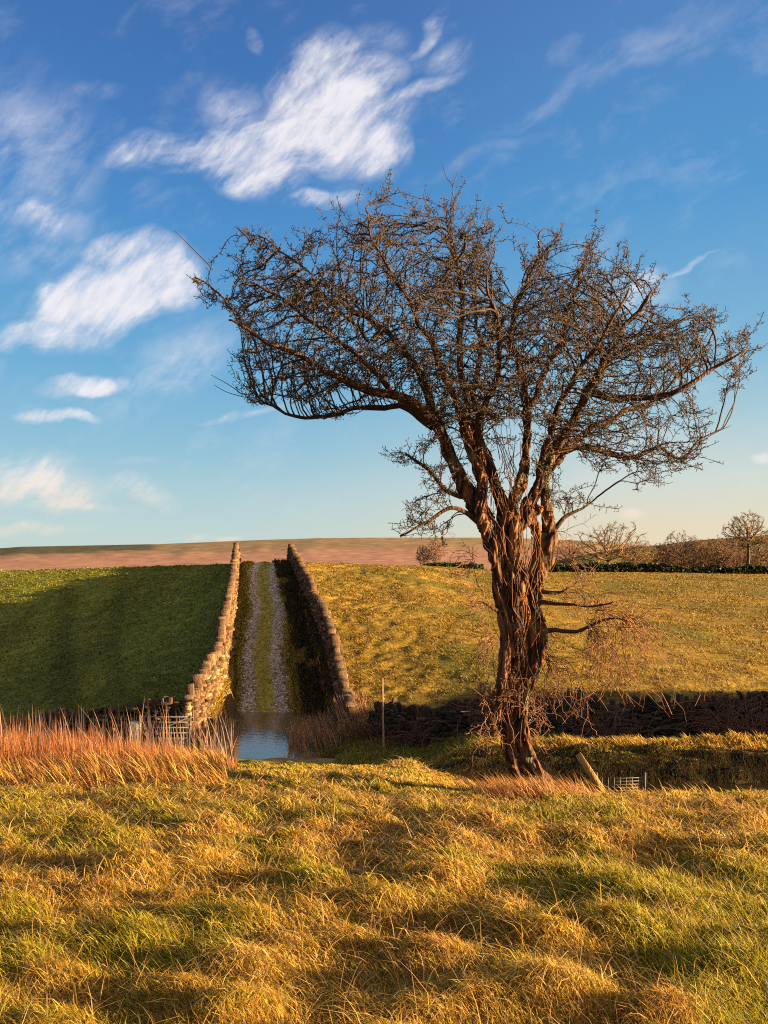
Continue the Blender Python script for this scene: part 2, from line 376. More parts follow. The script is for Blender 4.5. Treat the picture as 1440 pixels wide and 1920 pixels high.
xs = sorted(set([round(v, 4) for v in np.arange(-13, 1.01, .16)]+list(geom(1.1, 260, .25, 1.03))+[-v for v in geom(13.1, 220, .3, 1.06)]))
ys = sorted(set(list(np.arange(24.2, 36, .16))+list(np.arange(36, 64, .25))+list(geom(64.2, 190, .5, 1.04))))
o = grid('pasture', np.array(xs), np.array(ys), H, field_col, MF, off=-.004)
tag(o, kind='structure')

# farm track: two gravel wheel ruts
def track():
    ys = np.arange(31.0, 61.5, .12); ts = np.linspace(-1.22, 1.22, 41)
    tt, yy = np.meshgrid(ts, ys); xx = lane_c(yy)+tt
    z = H(xx.ravel(), yy.ravel())+.055
    t = tt.ravel(); y = yy.ravel(); x = xx.ravel()
    edge = fbm(x*2.2, y*.9, 51, 3)-.5
    rut = sms(-np.abs(np.abs(t)-.72-.14*edge)+.16*(vn(x*6, y*2.5, 12)-.5), -.33, -.22)
    z = z-.03*rut+(vn(x*9, y*9, 5)-.5)*.03*rut
    n = vn(x*7, y*5, 8); n2 = vn(x*19, y*12, 6)
    gv = np.array([.46, .38, .29])*(.25+.6*n+.75*n2**2)[:, None]
    gr = np.array([.32, .26, .025])*(.5+.9*n)[:, None]
    c = lerp(gr, gv, rut[:, None])
    c = lerp(c, gr, (sms(fbm(x*1.6, y*.7, 77, 3), .5, .72)*.65)[:, None])
    co = np.stack([x, y, z], 1); nx, ny = len(ts), len(ys)
    i = np.arange((ny-1)*(nx-1)); r = i//(nx-1); cc = i % (nx-1); a = r*nx+cc
    o = mesh_np('farm_track', co, quads=np.stack([a, a+1, a+nx+1, a+nx], 1), mat=MR, col=c, smooth=True)
    tag(o, kind='structure')
track()
BV = np.array([(-1, -1, -1), (1, -1, -1), (1, 1, -1), (-1, 1, -1), (-1, -1, 1), (1, -1, 1), (1, 1, 1), (-1, 1, 1)], float)
BQ = np.array([(3, 2, 1, 0), (4, 5, 6, 7), (0, 1, 5, 4), (1, 2, 6, 5), (2, 3, 7, 6), (3, 0, 4, 7)])
def gravel():
    n = 9000; y = 31+28*RNG.random(n)**1.3; sd_ = RNG.choice([-1, 1], n); x = lane_c(y)+sd_*.72+RNG.normal(0, .20, n)
    z = H(x, y)+.03; s_ = RNG.uniform(.02, .055, n); v = BV[None]*s_[:, None, None]*RNG.uniform(.6, 1.2, (n, 8, 1))*np.array([1, 1.2, .6])
    co = v+np.stack([x, y, z], 1)[:, None]
    q = (BQ[None]+(np.arange(n)*8)[:, None, None]).reshape(-1, 4)
    c = np.array([.46, .38, .30])*RNG.uniform(.3, 1.7, (n, 1))
    o = mesh_np('loose_gravel', co.reshape(-1, 3), quads=q, mat=MR, col=np.repeat(c, 8, 0)); tag(o, 'loose stones and gravel in the two wheel ruts of the track', 'gravel', kind='stuff')
gravel()
o = mesh_np('puddle_water', [(-7.5, 20.8, -3.955), (-.8, 20.8, -3.955), (-1.5, 32.2, -3.955), (-7.5, 32.2, -3.955)], quads=[(0, 1, 2, 3)], mat=MWAT); tag(o, kind='structure')
o = mesh_np('ditch_water', [(.2, 10.9, -2.36), (20, 10.9, -2.36), (20, 15.6, -2.36), (.2, 15.6, -2.36)], quads=[(0, 1, 2, 3)], mat=MDIT); tag(o, kind='structure')

# far moor and hill
SK_P = [-900, -200, 0, 40, 100, 200, 300, 400, 500, 600, 700, 900, 1000, 1100, 1180, 1260, 1500, 2300]
SK_R = [1060, 1036, 1028, 1025, 1024, 1022, 1020, 1016, 1012, 1009, 1008, 1008, 1010, 1014, 1021, 1026, 1032, 1040]
def moor_z(x, y):
    px = 720+F*x/y; sk = np.interp(px, SK_P, SK_R)
    g = (fbm(px*.012, y*.0012, 61, 5)-.5)
    row = np.where(y < 1500, lerp(1130, 1064, sms(y, 200, 1500)), 0)
    r2 = lerp(1064, sk+13, np.clip((y-1500)/1300, 0, 1)); r3 = lerp(sk+13, sk, sms(y, 2800, 3150)); r4 = sk+(y-3150)*.01
    row = np.where(y < 1500, row, np.where(y < 2800, r2, np.where(y < 3150, r3, r4)))
    row = row+g*5.5*sms(y, 1300, 2300)*sms(-y, -3120, -2700)
    return CAMZ-(row-HOR)/F*y
def moor_col(x, y, z):
    px = 720+F*x/y; n = fbm(px*.02, y*.004, 70, 5); n2 = fbm(px*.09, y*.01, 71, 4)
    low = np.array([.30, .165, .115]); up = np.array([.21, .15, .085]); cloud_shade = np.array([.05, .055, .035])
    t = sms(y+ (n-.5)*900, 2350, 2900)[:, None]
    c = lerp(low, up, t)*(.75+.5*n2)[:, None]
    ln = np.minimum(np.abs((px*.9+y*.5+60*n) % 310-155), np.abs((px*.25-y*.35+40*n) % 330-165)); c = c*lerp(.72, 1, sms(ln, 1.5, 5))[:, None]
    h = (sms(y+(n2-.5)*300, 2680, 2860)*sms(-px+ (n-.5)*260, -210, -120)+sms(y+(n2-.5)*200, 2850, 2930)*sms(-np.abs(px-250+(n-.5)*120), -90, -30))[:, None]  # dark patches at the left: cloud shadow painted into the moor colour
    return lerp(c, cloud_shade, np.clip(h, 0, 1)*.85)
us = np.linspace(-1.6, 1.6, 520)
ysm = np.array(list(np.linspace(185, 1300, 14))+list(np.linspace(1400, 2700, 60))+list(np.linspace(2720, 3200, 50))+[3600, 5000, 9000])
def sheet(name, us, ys, hf, cf, mat):
    uu, yy = np.meshgrid(us, ys); x = (uu*yy).ravel(); y = yy.ravel(); z = hf(x, y)
    nx, ny = len(us), len(ys); i = np.arange((ny-1)*(nx-1)); r = i//(nx-1); cc = i % (nx-1); a = r*nx+cc
    return mesh_np(name, np.stack([x, y, z], 1), quads=np.stack([a, a+1, a+nx+1, a+nx], 1), mat=mat, col=cf(x, y, z), smooth=True)
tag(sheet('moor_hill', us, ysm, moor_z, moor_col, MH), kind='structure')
HK_P = [980, 1040, 1120, 1180, 1240, 1300, 1440, 1600, 2300]; HK_R = [1078, 1052, 1036, 1027, 1022, 1014, 1003, 994, 970]
def hill_row(px, y):
    sk = np.interp(px, HK_P, HK_R)
    return lerp(1082, sk, sms(y, 210, 640)**.8)+np.where(y > 640, (y-640)*.12, 0)
def hill_z(x, y):
    px = 720+F*x/y
    return CAMZ-(hill_row(px, y)-HOR)/F*y+(fbm(px*.03, y*.01, 90, 4)-.5)*1.6*sms(y, 200, 300)
def hill_col(x, y, z):
    px = 720+F*x/y; row = hill_row(px, y); n = fbm(x*.02, y*.02, 91, 4)
    green = np.array([.36, .31, .03]); wood = np.array([.085, .07, .02]); br = np.array([.16, .085, .04])
    c = lerp(wood, br, sms(n, .4, .6)[:, None])
    gmask = sms(row+(n-.5)*6, 1035, 1038)*sms(-px, -1252, -1244)
    c = lerp(c, green, gmask[:, None])
    c = lerp(c, np.array([.14, .14, .03]), (sms(px, 1330, 1390)*sms(row, 1012, 1020)*.7)[:, None])
    return c*(.8+.4*fbm(x*.1, y*.1, 95, 3))[:, None]
tag(sheet('far_hill', np.linspace(.18, 1.3, 260), np.linspace(205, 900, 110), hill_z, hill_col, MH), kind='structure')

# ------------------------------------------------------------------ blades
def blades(name, x, y, L, W, dirx, diry, droop, col0, col1, segs=3, z0=None, clamp=True, label=None, cat=None, mat=None, up=1.0):
    n = len(x); s = np.linspace(0, 1, segs+1)
    zr = H(x, y) if z0 is None else z0
    S = s[None, :]
    hx = dirx[:, None]*L[:, None]*(S**1.5); hy = diry[:, None]*L[:, None]*(S**1.5)
    zz = L[:, None]*up*(S-droop[:, None]*S**2)
    px = x[:, None]+hx; py = y[:, None]+hy; pz = zr[:, None]+zz-.01
    if clamp:
        g = H(px.ravel(), py.ravel()).reshape(px.shape)+.012+.05*hsh(np.arange(n), np.arange(n)*7)[:, None]*S
        pz = np.where(S > 0.01, np.maximum(pz, g), pz)
    a = RNG.uniform(-.9, .9, n); sx, sy = np.cos(a)*W*.5, np.sin(a)*W*.5
    wd = (1-.75*S**1.6)
    nv = 2*segs+1
    co = np.zeros((n, nv, 3)); cl = np.zeros((n, nv, 3))
    for k in range(segs):
        co[:, 2*k] = np.stack([px[:, k]-sx*wd[:, k] if False else px[:, k]-sx*wd[0, k], py[:, k]-sy*wd[0, k], pz[:, k]], 1)
        co[:, 2*k+1] = np.stack([px[:, k]+sx*wd[0, k], py[:, k]+sy*wd[0, k], pz[:, k]], 1)
        c = lerp(col0, col1, s[k]); cl[:, 2*k] = c; cl[:, 2*k+1] = c
    co[:, -1] = np.stack([px[:, -1], py[:, -1], pz[:, -1]], 1); cl[:, -1] = col1
    T = []
    for k in range(segs-1):
        T += [(2*k, 2*k+1, 2*k+3), (2*k, 2*k+3, 2*k+2)]
    T.append((2*segs-2, 2*segs-1, 2*segs)); T = np.array(T)
    tris = (T[None]+(np.arange(n)*nv)[:, None, None]).reshape(-1, 3)
    o = mesh_np(name, co.reshape(-1, 3), tris=tris, mat=mat or MG, col=cl.reshape(-1, 3))
    tag(o, label, cat, kind='stuff'); return o
def pick(n, cols, w):
    i = RNG.choice(len(cols), n, p=np.array(w)/sum(w)); return np.array(cols)[i]*RNG.uniform(.5, 1.4, n)[:, None]
def wd_at(y, a=.0013, lo=.0034): return np.maximum(lo, a*y)

# long tussock grass
def tussocks():
    X_, Y_, L_, DX, DY, DR, CC = [], [], [], [], [], [], []
    for i in range(len(tx)):
        D = ty[i]
        if D < 1.6 or D > 17.5: continue
        wet = (tx[i]-.06*(D-9) > .9) and 10.9 < D < 15.3
        if wet: continue
        g = float(greenness(np.array([tx[i]]), np.array([D]))[0])
        if RNG.random() < g*.7: continue
        n = int(np.clip(850/ (D**.9), 60, 300)*tsz[i])
        r = np.abs(RNG.normal(0, .55, n)); a = RNG.uniform(0, 2*np.pi, n)
        ox = .26*tsz[i]*r*np.cos(a); oy = .18*tsz[i]*r*np.sin(a)
        x = tx[i]+ox; y = D+oy
        wa = RNG.normal(-2.7, .75)                        # combed towards the left and a little to the camera
        lean = RNG.uniform(.45, .95, n)
        al = wa+RNG.normal(0, .62, n)+np.where(RNG.random(n) < .2, RNG.uniform(-3, 3, n), 0)
        dx = np.cos(al)*lean+ox*1.1; dy = np.sin(al)*lean*.75+oy*1.1
        X_.append(x); Y_.append(y); L_.append(RNG.uniform(.06, .22, n)*(.75+.35*tsz[i])*float(crest(np.array(tx[i]), np.array(D)))); DX.append(dx); DY.append(dy)
        DR.append(RNG.uniform(.55, 1.15, n))
        t = RNG.random()
        base = lerp(STRAW*1.05, GOLD*.8, t) if RNG.random() < .88 else lerp(STRAW, RUST, .6)
        base = lerp(base, np.array([.40, .34, .03]), max(g*.6, RNG.random()**3))
        CC.append(base[None]*RNG.choice([.3, .65, .9, 1.1, 1.35], n, p=[.08, .16, .28, .28, .20])[:, None]*RNG.uniform(.85, 1.15, n)[:, None]*np.array([1, 1, 1])+RNG.normal(0, .012, (n, 3)))
    x, y, L, dx, dy, dr, c = map(np.concatenate, (X_, Y_, L_, DX, DY, DR, CC))
    c = np.clip(c, .01, .8)
    print('tussock blades', len(x))
    blades('tussock_grass', x, y, L, wd_at(y, .0013, .0034), dx, dy, dr, c*.75, c, 4, label='long straw coloured tussock grass blown over the foreground meadow', cat='grass')
tussocks()
def sward(n=340000):
    D = np.where(RNG.random(n) < .24, RNG.uniform(2.0, 4.8, n), 1.7+16*RNG.random(n)**.75); u = RNG.uniform(-.56, .56, n); x = u*D+RNG.normal(0, .2, n); y = D
    wet = (x-.06*(y-9) > .6) & (y > 10.9) & (y < 15.2)
    k = ~wet; x, y = x[k], y[k]; n = len(x)
    g = greenness(x, y)
    L = RNG.uniform(.04, .12, n)*(.8+.5*g)*crest(x, y)
    a = RNG.normal(-2.6, .9, n); ln = RNG.uniform(.2, .8, n)
    base = lerp(pick(n, [STRAW, GOLD, BROWN*1.8, GREEN*1.3], [3, 4, 1, 3]), pick(n, [GREEN*1.3, DGREEN*1.8, [.42, .36, .03]], [5, 2, 3]), g[:, None])
    blades('meadow_grass', x, y, L, wd_at(y, .0014, .0034), np.cos(a)*ln, np.sin(a)*ln, RNG.uniform(.1, .6, n), base*.75, base, 3, label='short green and gold grass growing between the tussocks', cat='grass')
sward()
def stalks(n=300):
    D = 2.2+4.6*RNG.random(n)**.8; x = RNG.uniform(-.55, .55, n)*D; y = D
    L = RNG.uniform(.15, .30, n); a = RNG.normal(-2.6, 1.3, n); ln = RNG.uniform(.2, .9, n)
    c = pick(n, [[.42, .27, .11], STRAW*.8, RUST], [4, 3, 1])
    blades('dry_stalks', x, y, L, wd_at(y, .0008, .002), np.cos(a)*ln, np.sin(a)*ln, RNG.uniform(0, .12, n), c, c, 3, label='thin pale dry stalks standing out of the foreground meadow', cat='grass')
stalks()
def thatch(n=50000):
    D = 1.8+13*RNG.random(n)**.75; x = RNG.uniform(-.56, .56, n)*D+RNG.normal(0, .15, n); y = D
    k = ~((x-.06*(y-9) > .6) & (y > 10.7)); x, y = x[k], y[k]; n = len(x)
    L = RNG.uniform(.06, .22, n)*crest(x, y); a = RNG.uniform(0, 6.28, n); ln = RNG.uniform(.9, 1.4, n)
    c = pick(n, [STRAW*1.05, [.50, .34, .15], GOLD*.9, [.30, .15, .06], [.14, .08, .035]], [4, 3, 3, 2, 2])
    blades('dead_thatch', x, y, L, wd_at(y, .0012, .0030), np.cos(a)*ln, np.sin(a)*ln, RNG.uniform(.5, 1.0, n), c*.8, c, 3, z0=H(x, y)+RNG.uniform(.0, .07, n)*crest(x, y), label='broken dead grass stems lying criss cross over the foreground meadow', cat='grass')
thatch()
# plume of rusty stems round the foot of the hawthorn
def foot_plume():
    n = 2600
    cx = RNG.choice([1.42, 1.62, 1.95, 1.3], n, p=[.4, .3, .2, .1])+RNG.normal(0, .15, n); cy = 8.15+RNG.normal(0, .18, n)
    L = RNG.uniform(.10, .36, n); a = np.pi-.25+RNG.normal(0, .45, n); ln = RNG.uniform(.25, .95, n)
    c = pick(n, [RUST, [.42, .2, .07], STRAW, [.3, .13, .07]], [3, 3, 2, 2])
    blades('rusty_stems', cx, cy, L, np.full(n, .007), np.cos(a)*ln, np.sin(a)*ln*.6, RNG.uniform(.0, .5, n), c*.8, c, 4, label='rusty orange grass stems leaning left at the foot of the hawthorn', cat='grass')
foot_plume()
def bank_grass():
    n = 26000
    x = RNG.uniform(.9, 11.5, n); y = RNG.choice([16.35, 10.0], n, p=[.62, .38]); y = y+RNG.normal(0, .42, n)*np.where(y > 13, .5, 1)
    y = np.where(y > 13, np.maximum(y, 15.95), np.minimum(y, 10.9))
    k = x < .62*y+1; x, y = x[k], y[k]; n = len(x)
    L = RNG.uniform(.08, .26, n)*(.6+.9*fbm(x*1.2, y*0, 15, 2)); a = RNG.normal(-2.4, .8, n); ln = RNG.uniform(.3, 1.0, n)
    c = pick(n, [STRAW, GOLD, [.42, .30, .04], RUST], [3, 4, 3, 1])
    blades('bank_grass', x, y, L, wd_at(y), np.cos(a)*ln, np.sin(a)*ln, RNG.uniform(.1, .9, n), c*.6, c, 3, label='golden grass fringing both banks of the ditch right of the hawthorn', cat='grass')
    # hanging growth, the ditch bank's shade painted into its dark colours
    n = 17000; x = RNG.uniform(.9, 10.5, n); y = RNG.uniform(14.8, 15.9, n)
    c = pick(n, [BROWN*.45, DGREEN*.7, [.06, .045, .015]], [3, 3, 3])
    blades('hanging_grass', x, y, RNG.uniform(.15, .4, n), np.full(n, .016), RNG.normal(-.2, .3, n), RNG.uniform(-1, -.4, n), RNG.uniform(.7, 1.4, n), c*.7, c, 3, clamp=False, label='grass coloured dark for shade, hanging down the far bank of the ditch', cat='grass')
bank_grass()
# tall dead stems at the left
def reeds():
    n = 24000
    D = RNG.uniform(10.6, 18.5, n); u = RNG.uniform(-.56, -.19, n); px = 720+F*u
    keep = RNG.random(n) < np.clip(1.15-(px/430)*.45-(D-13)*np.where(px > 200, .11, .02), .06, 1)
    D, u, px = D[keep], u[keep], px[keep]; n = len(D); x = u*D
    ht = np.interp(px, [-80, 120, 300, 360, 440], [1.12, 1.05, .75, .55, .3])*np.interp(D, [10.5, 12, 15, 18.5], [.35, .68, 1.0, 1.25])
    L = ht*RNG.uniform(.45, 1.05, n)*(.55+.9*fbm(x*1.6, D*1.2, 19, 3)); a = RNG.normal(3.0, 1.2, n); ln = np.abs(RNG.normal(.0, .16, n))
    c = pick(n, [RUST*1.1, [.38, .13, .035], [.42, .18, .05], [.12, .055, .04], [.26, .10, .06]], [4, 4, 2, 3, 3])
    blades('dead_willowherb', x, D, L*.93, RNG.uniform(.006, .012, n), np.cos(a)*ln, np.sin(a)*ln, RNG.uniform(0, .12, n), c*.8, c, 4, label='dense bank of tall reddish dead willowherb stems at the left', cat='dead plants')
    n = 12000
    D = RNG.uniform(9.0, 14.5, n); u = RNG.uniform(-.56, -.20, n); x = u*D
    L = RNG.uniform(.2, .5, n); a = RNG.normal(-2.7, .7, n); ln = RNG.uniform(.2, .8, n); c = pick(n, [STRAW, [.45, .22, .07], GOLD, RUST], [2, 3, 2, 3])
    blades('rough_grass', x, D, L, wd_at(D), np.cos(a)*ln, np.sin(a)*ln, RNG.uniform(.0, .7, n), c*.7, c, 3, label='orange rough grass along the foot of the dead willowherb', cat='grass')
    n = 420
    D = RNG.uniform(14.5, 21, n); px = RNG.uniform(0, 440, n); x = (px-720)/F*D
    L = (H(x, D)*-1+CAMZ-(RNG.uniform(1300, 1372, n)-HOR)/F*D); L = np.clip(L, .5, 2.0)
    a = RNG.normal(3.0, 1.0, n); ln = np.abs(RNG.normal(0, .2, n)); c = pick(n, [[.2, .12, .1], [.3, .16, .1], [.15, .1, .09]], [1, 1, 1])
    blades('tall_dead_stems', x, D, L, RNG.uniform(.014, .026, n), np.cos(a)*ln, np.sin(a)*ln, RNG.uniform(0, .25, n), c, c*1.1, 5, label='sparse tall purplish dead stems rising in front of the gate', cat='dead plants')
reeds()
# tufts on the pastures, lane banks and verges
def pasture_tufts():
    n = 230000
    D = 25+82*RNG.random(n)**1.2; x = -9+RNG.random(n)*(9+.55*D+3)
    k = x > np.interp(D, XR_Y, XR_X)+.35; x, D = x[k], D[k]; n = len(x)
    cl = fbm(x*.9, D*.6, 15, 3); k = RNG.random(n) < sms(cl, .36, .58)*.9+.08; x, D = x[k], D[k]; n = len(x)
    pat = sms(fbm(x*.25, D*.18, 40, 3), .45, .75)
    L = RNG.uniform(.05, .15, n)*(.8+.6*vn(x*.8, D*.8, 4)); a = RNG.normal(-2.9, .8, n); ln = RNG.uniform(.4, 1.1, n)
    c = lerp(pick(n, [GOLD*.56, STRAW*.52, [.22, .155, .02], BROWN*.8], [4, 4, 4, 3]), pick(n, [GREEN*.7, GOLD*.45, DGREEN*1.2], [3, 3, 3]), pat[:, None]*.85)
    blades('pasture_grass', x, D, L, .0011*D+.006, np.cos(a)*ln, np.sin(a)*ln, RNG.uniform(.1, .6, n), c*.65, c, 2, clamp=False, label='rough golden grass tufts covering the sunlit right hand pasture', cat='grass')
    n = 46000
    D = 25+38*RNG.random(n)**1.1; x = -.57*D+RNG.random(n)*.57*D
    k = x < np.interp(D, XL_Y, XL_X)-.35; x, D = x[k], D[k]; n = len(x)
    L = RNG.uniform(.05, .14, n)*(.7+.7*fbm(x*.7, D*.5, 25)); a = RNG.normal(-2.9, .8, n); ln = RNG.uniform(.3, .9, n)
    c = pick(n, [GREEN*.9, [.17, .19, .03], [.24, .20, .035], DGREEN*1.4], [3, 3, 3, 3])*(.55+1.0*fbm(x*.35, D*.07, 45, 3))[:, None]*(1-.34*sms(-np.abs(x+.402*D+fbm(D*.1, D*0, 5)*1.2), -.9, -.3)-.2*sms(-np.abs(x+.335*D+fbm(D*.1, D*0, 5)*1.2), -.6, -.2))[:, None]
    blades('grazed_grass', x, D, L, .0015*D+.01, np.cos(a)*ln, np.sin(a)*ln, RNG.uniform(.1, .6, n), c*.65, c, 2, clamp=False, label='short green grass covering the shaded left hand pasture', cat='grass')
    # lane verges
    n = 42000
    D = 23.5+37*RNG.random(n)**1.2; s = RNG.random(n); c_ = lane_c(D); hw = np.interp(D, [24, 31, 58], [1.8, 1.4, 1.3])
    xl = np.interp(D, XL_Y, XL_X)+.25; xr = np.interp(D, XR_Y, XR_X)-.25
    side = RNG.random(n) < .42; x = np.where(side, lerp(c_-hw, xl, s), lerp(c_+hw, xr, s))
    edg = (RNG.random(n) < .25) & (D > 31); x = np.where(edg, c_+RNG.choice([-1, 1], n)*(1.17+RNG.normal(0, .13, n)), x)
    mid = (RNG.random(n) < .2) & (D > 31); x = np.where(mid, c_+RNG.normal(0, .13, n), x)
    L = RNG.uniform(.08, .3, n)*np.where(mid, .5, 1); a = RNG.uniform(0, 6.28, n); ln = RNG.uniform(.2, .9, n)
    c = pick(n, [GOLD, [.34, .27, .03], BROWN*1.3, RUST, GREEN*1.3], [3, 3, 2, 2, 2])
    c = np.where((D < 31)[:, None] & (x > c_)[:, None], lerp(c, DGREEN*1.6, .65), c)
    blades('verge_grass', x, D, L, .0012*D+.006, np.cos(a)*ln, np.sin(a)*ln, RNG.uniform(.1, .7, n), c*.65, c, 3, clamp=False, label='rough grass on the banks and crown of the farm track', cat='grass')
    m2_ = 12000; D = 26+34*RNG.random(m2_)**1.1; x = np.interp(D, XR_Y, XR_X)-.2-RNG.random(m2_)**1.4*1.25
    k = fbm(x*.9, D*.5, 48, 3) > .40; x, D = x[k], D[k]; m2_ = len(x); a = RNG.uniform(0, 6.28, m2_)
    c = pick(m2_, [[.045, .05, .012], [.07, .045, .02], [.03, .025, .012]], [2, 2, 2])
    blades('wall_scrub', x, D, RNG.uniform(.15, .6, m2_), .0014*D+.01, np.cos(a)*.5, np.sin(a)*.5, RNG.uniform(.1, .6, m2_), c, c, 3, clamp=False, label='dark scrub along the foot of the right lane wall', cat='scrub')
    # hollow between tree and lane
    n = 14000; x = RNG.uniform(-2.6, 5, n); y = RNG.uniform(18, 24.6, n)
    c = pick(n, [DGREEN*1.5, GREEN, [.14, .11, .03]], [3, 3, 1])
    k = np.abs(x-lane_c(y)) > 2.4; x, y, c = x[k], y[k], c[k]; n = len(x); a = RNG.uniform(0, 6.28, n)
    blades('hollow_grass', x, y, RNG.uniform(.1, .28, n), np.full(n, .022), np.cos(a)*.6, np.sin(a)*.6, RNG.uniform(.1, .6, n), c*.7, c, 3, clamp=False, label='dark green grass in the shaded hollow beside the puddle', cat='grass')
    n = 2600; D = RNG.uniform(23.2, 31.6, n); sd_ = RNG.choice([-1, 1], n); x = lane_c(D)+sd_*(np.interp(D, [23, 27, 31.6], [2.25, 1.75, 1.35])+RNG.normal(0, .22, n)); k = fbm(x*1.5, D*1.5, 49, 2) > .5; x, D = x[k], D[k]; n = len(x)
    c = pick(n, [GOLD*.8, DGREEN*1.5, [.25, .2, .05], BROWN], [2, 2, 2, 1]); a = RNG.uniform(0, 6.28, n)
    blades('margin_grass', x, D, RNG.uniform(.12, .38, n), np.full(n, .03), np.cos(a)*.5, np.sin(a)*.5, RNG.uniform(0, .6, n), c*.7, c, 3, z0=np.maximum(H(x, D), -3.98), clamp=False, label='tufts of grass standing along the margins of the puddle', cat='grass')
    # pale rushes beside the end of the lane wall
    n = 2200; x = RNG.normal(-1.9, .75, n); y = 26+RNG.normal(0, .9, n); k = (x > -3.1); x, y = x[k], y[k]; n = len(x)
    c = pick(n, [[.42, .22, .11], [.5, .3, .14], RUST], [2, 2, 1]); a = RNG.normal(3, 1, n)
    blades('pale_rushes', x, y, RNG.uniform(.35, .95, n), np.full(n, .022), np.cos(a)*.3, np.sin(a)*.3, RNG.uniform(0, .3, n), c*.8, c, 3, clamp=False, label='pale pinkish dead rushes beside the end of the right lane wall', cat='dead plants')
pasture_tufts()

# ------------------------------------------------------------------ dry stone walls
def stones(name, C_, S_, A_, tilt, cols, parent, mat=None):
    n = len(C_); k = 8
    v = BV[None]*S_[:, None, :]*.5*(1+RNG.normal(0, .10, (n, 8, 3)))
    sh = RNG.normal(0, .18, (n, 2)); v[:, :, 0] += sh[:, 0:1]*v[:, :, 2]; v[:, :, 2] += sh[:, 1:2]*v[:, :, 0]*.5
    ct, st = np.cos(tilt)[:, None], np.sin(tilt)[:, None]
    vx = v[:, :, 0]*ct-v[:, :, 2]*st; vz = v[:, :, 0]*st+v[:, :, 2]*ct; v[:, :, 0] = vx; v[:, :, 2] = vz
    ca, sa = np.cos(A_)[:, None], np.sin(A_)[:, None]
    wx = v[:, :, 0]*ca-v[:, :, 1]*sa; wy = v[:, :, 0]*sa+v[:, :, 1]*ca
    co = np.stack([wx+C_[:, 0:1], wy+C_[:, 1:2], v[:, :, 2]+C_[:, 2:3]], 2)
    f = (BQ[None]+(np.arange(n)*k)[:, None, None]).reshape(-1, 4)
    cl = np.repeat(cols, k, axis=0)
    o = mesh_np(name, co.reshape(-1, 3), quads=f, mat=mat or MS, col=cl, parent=parent, smooth=False)
    bv = o.modifiers.new('b', 'BEVEL'); bv.width = .018; bv.segments = 1
    return o
def path_pts(P_, step):
    P_ = np.array(P_, float); d = np.r_[0, np.cumsum(np.hypot(*np.diff(P_, axis=0).T))]
    s = np.arange(0, d[-1], step); return np.stack([np.interp(s, d, P_[:, 0]), np.interp(s, d, P_[:, 1])], 1), s, d[-1]
def wall(name, pts, hfun, label, ss_=.24, courses=7, dark=1.0, cop=True, jit=1.0, z0=0.0):
    root = empty(name, (pts[0][0], pts[0][1], hz(*pts[0]))); tag(root, label, 'dry stone wall')
    ox, oy, oz = root.location
    Cc, Sz, An, Tl = [], [], [], []
    q, s, tot = path_pts(pts, .02)
    tan = np.gradient(q, axis=0); tan /= np.hypot(tan[:, 0], tan[:, 1])[:, None]; nrm = np.stack([-tan[:, 1], tan[:, 0]], 1)
    ang = np.arctan2(tan[:, 1], tan[:, 0])
    base = H(q[:, 0], q[:, 1])
    def addrow(t, off, zf, w, h, d, til):
        i = min(int(t/.02), len(q)-1); p = q[i]+nrm[i]*off
        Cc.append((p[0], p[1], base[i]+zf)); Sz.append((w, d, h)); An.append(ang[i]+RNG.normal(0, .08)); Tl.append(til)
    k = 0; z = z0
    hmax = max(hfun(x_) for x_ in np.linspace(0, tot, 20))
    while z < hmax-.28:
        h = RNG.uniform(.06, .13); fr = max(0, z/hmax)
        for sd_ in (-1, 1):
            t = RNG.uniform(0, .2)
            while t < tot:
                w = RNG.uniform(.5, 2.1)*ss_
                if z < hfun(t)-.22:
                    addrow(t+w/2, sd_*(.20-.08*fr)+RNG.normal(0, .035*jit), z+h/2+RNG.normal(0, .012), w*.97, h*.98, .22, RNG.normal(0, .05*jit))
                t += w
        # hearting
        t = 0
        while t < tot:
            if z < hfun(t)-.22: addrow(t, 0, z+h/2, .34, h*1.05, .26-.08*fr, 0)
            t += .3
        z += h
    cols = lerp(np.array([.165, .088, .034]), np.array([.07, .043, .026]), RNG.random(len(Cc))[:, None])*RNG.uniform(.35, 1.5, len(Cc))[:, None]*dark  # dark scales the stone colour, painting shade into the dimmer walls
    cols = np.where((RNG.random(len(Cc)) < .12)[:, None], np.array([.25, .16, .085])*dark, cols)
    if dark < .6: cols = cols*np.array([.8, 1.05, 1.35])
    C_ = np.array(Cc)-np.array([ox, oy, oz])
    stones('wall_courses', C_, np.array(Sz), np.array(An), np.array(Tl), cols, root)
    if cop:
        Cc, Sz, An, Tl = [], [], [], []; t = .05
        while t < tot:
            w = RNG.uniform(.06, .2); hh = RNG.uniform(.14, .46)
            addrow(t+w/2, RNG.normal(0, .03), hfun(t)-.28+hh/2, w*1.05, hh, RNG.uniform(.24, .38), RNG.normal(.15, .22*jit)); t += w
        cols = lerp(np.array([.14, .08, .04]), np.array([.08, .055, .04]), RNG.random(len(Cc))[:, None])*RNG.uniform(.7, 1.3, len(Cc))[:, None]*dark
        stones('coping', np.array(Cc)-np.array([ox, oy, oz]), np.array(Sz), np.array(An), np.array(Tl), cols, root)
    return root
wl = [(x, y) for y, x in zip([24.7, 27, 30, 37, 45, 52, 58, 61.5], np.interp([24.7, 27, 30, 37, 45, 52, 58, 61.5], XL_Y, XL_X))]
wr = [(x, y) for y, x in zip([25.3, 28, 31, 37, 45, 52, 58, 61], np.interp([25.3, 28, 31, 37, 45, 52, 58, 61], XR_Y, XR_X))]
wob = lambda s, k=0: .10*math.sin(s*.9+k)+.07*math.sin(s*2.3+k*2)
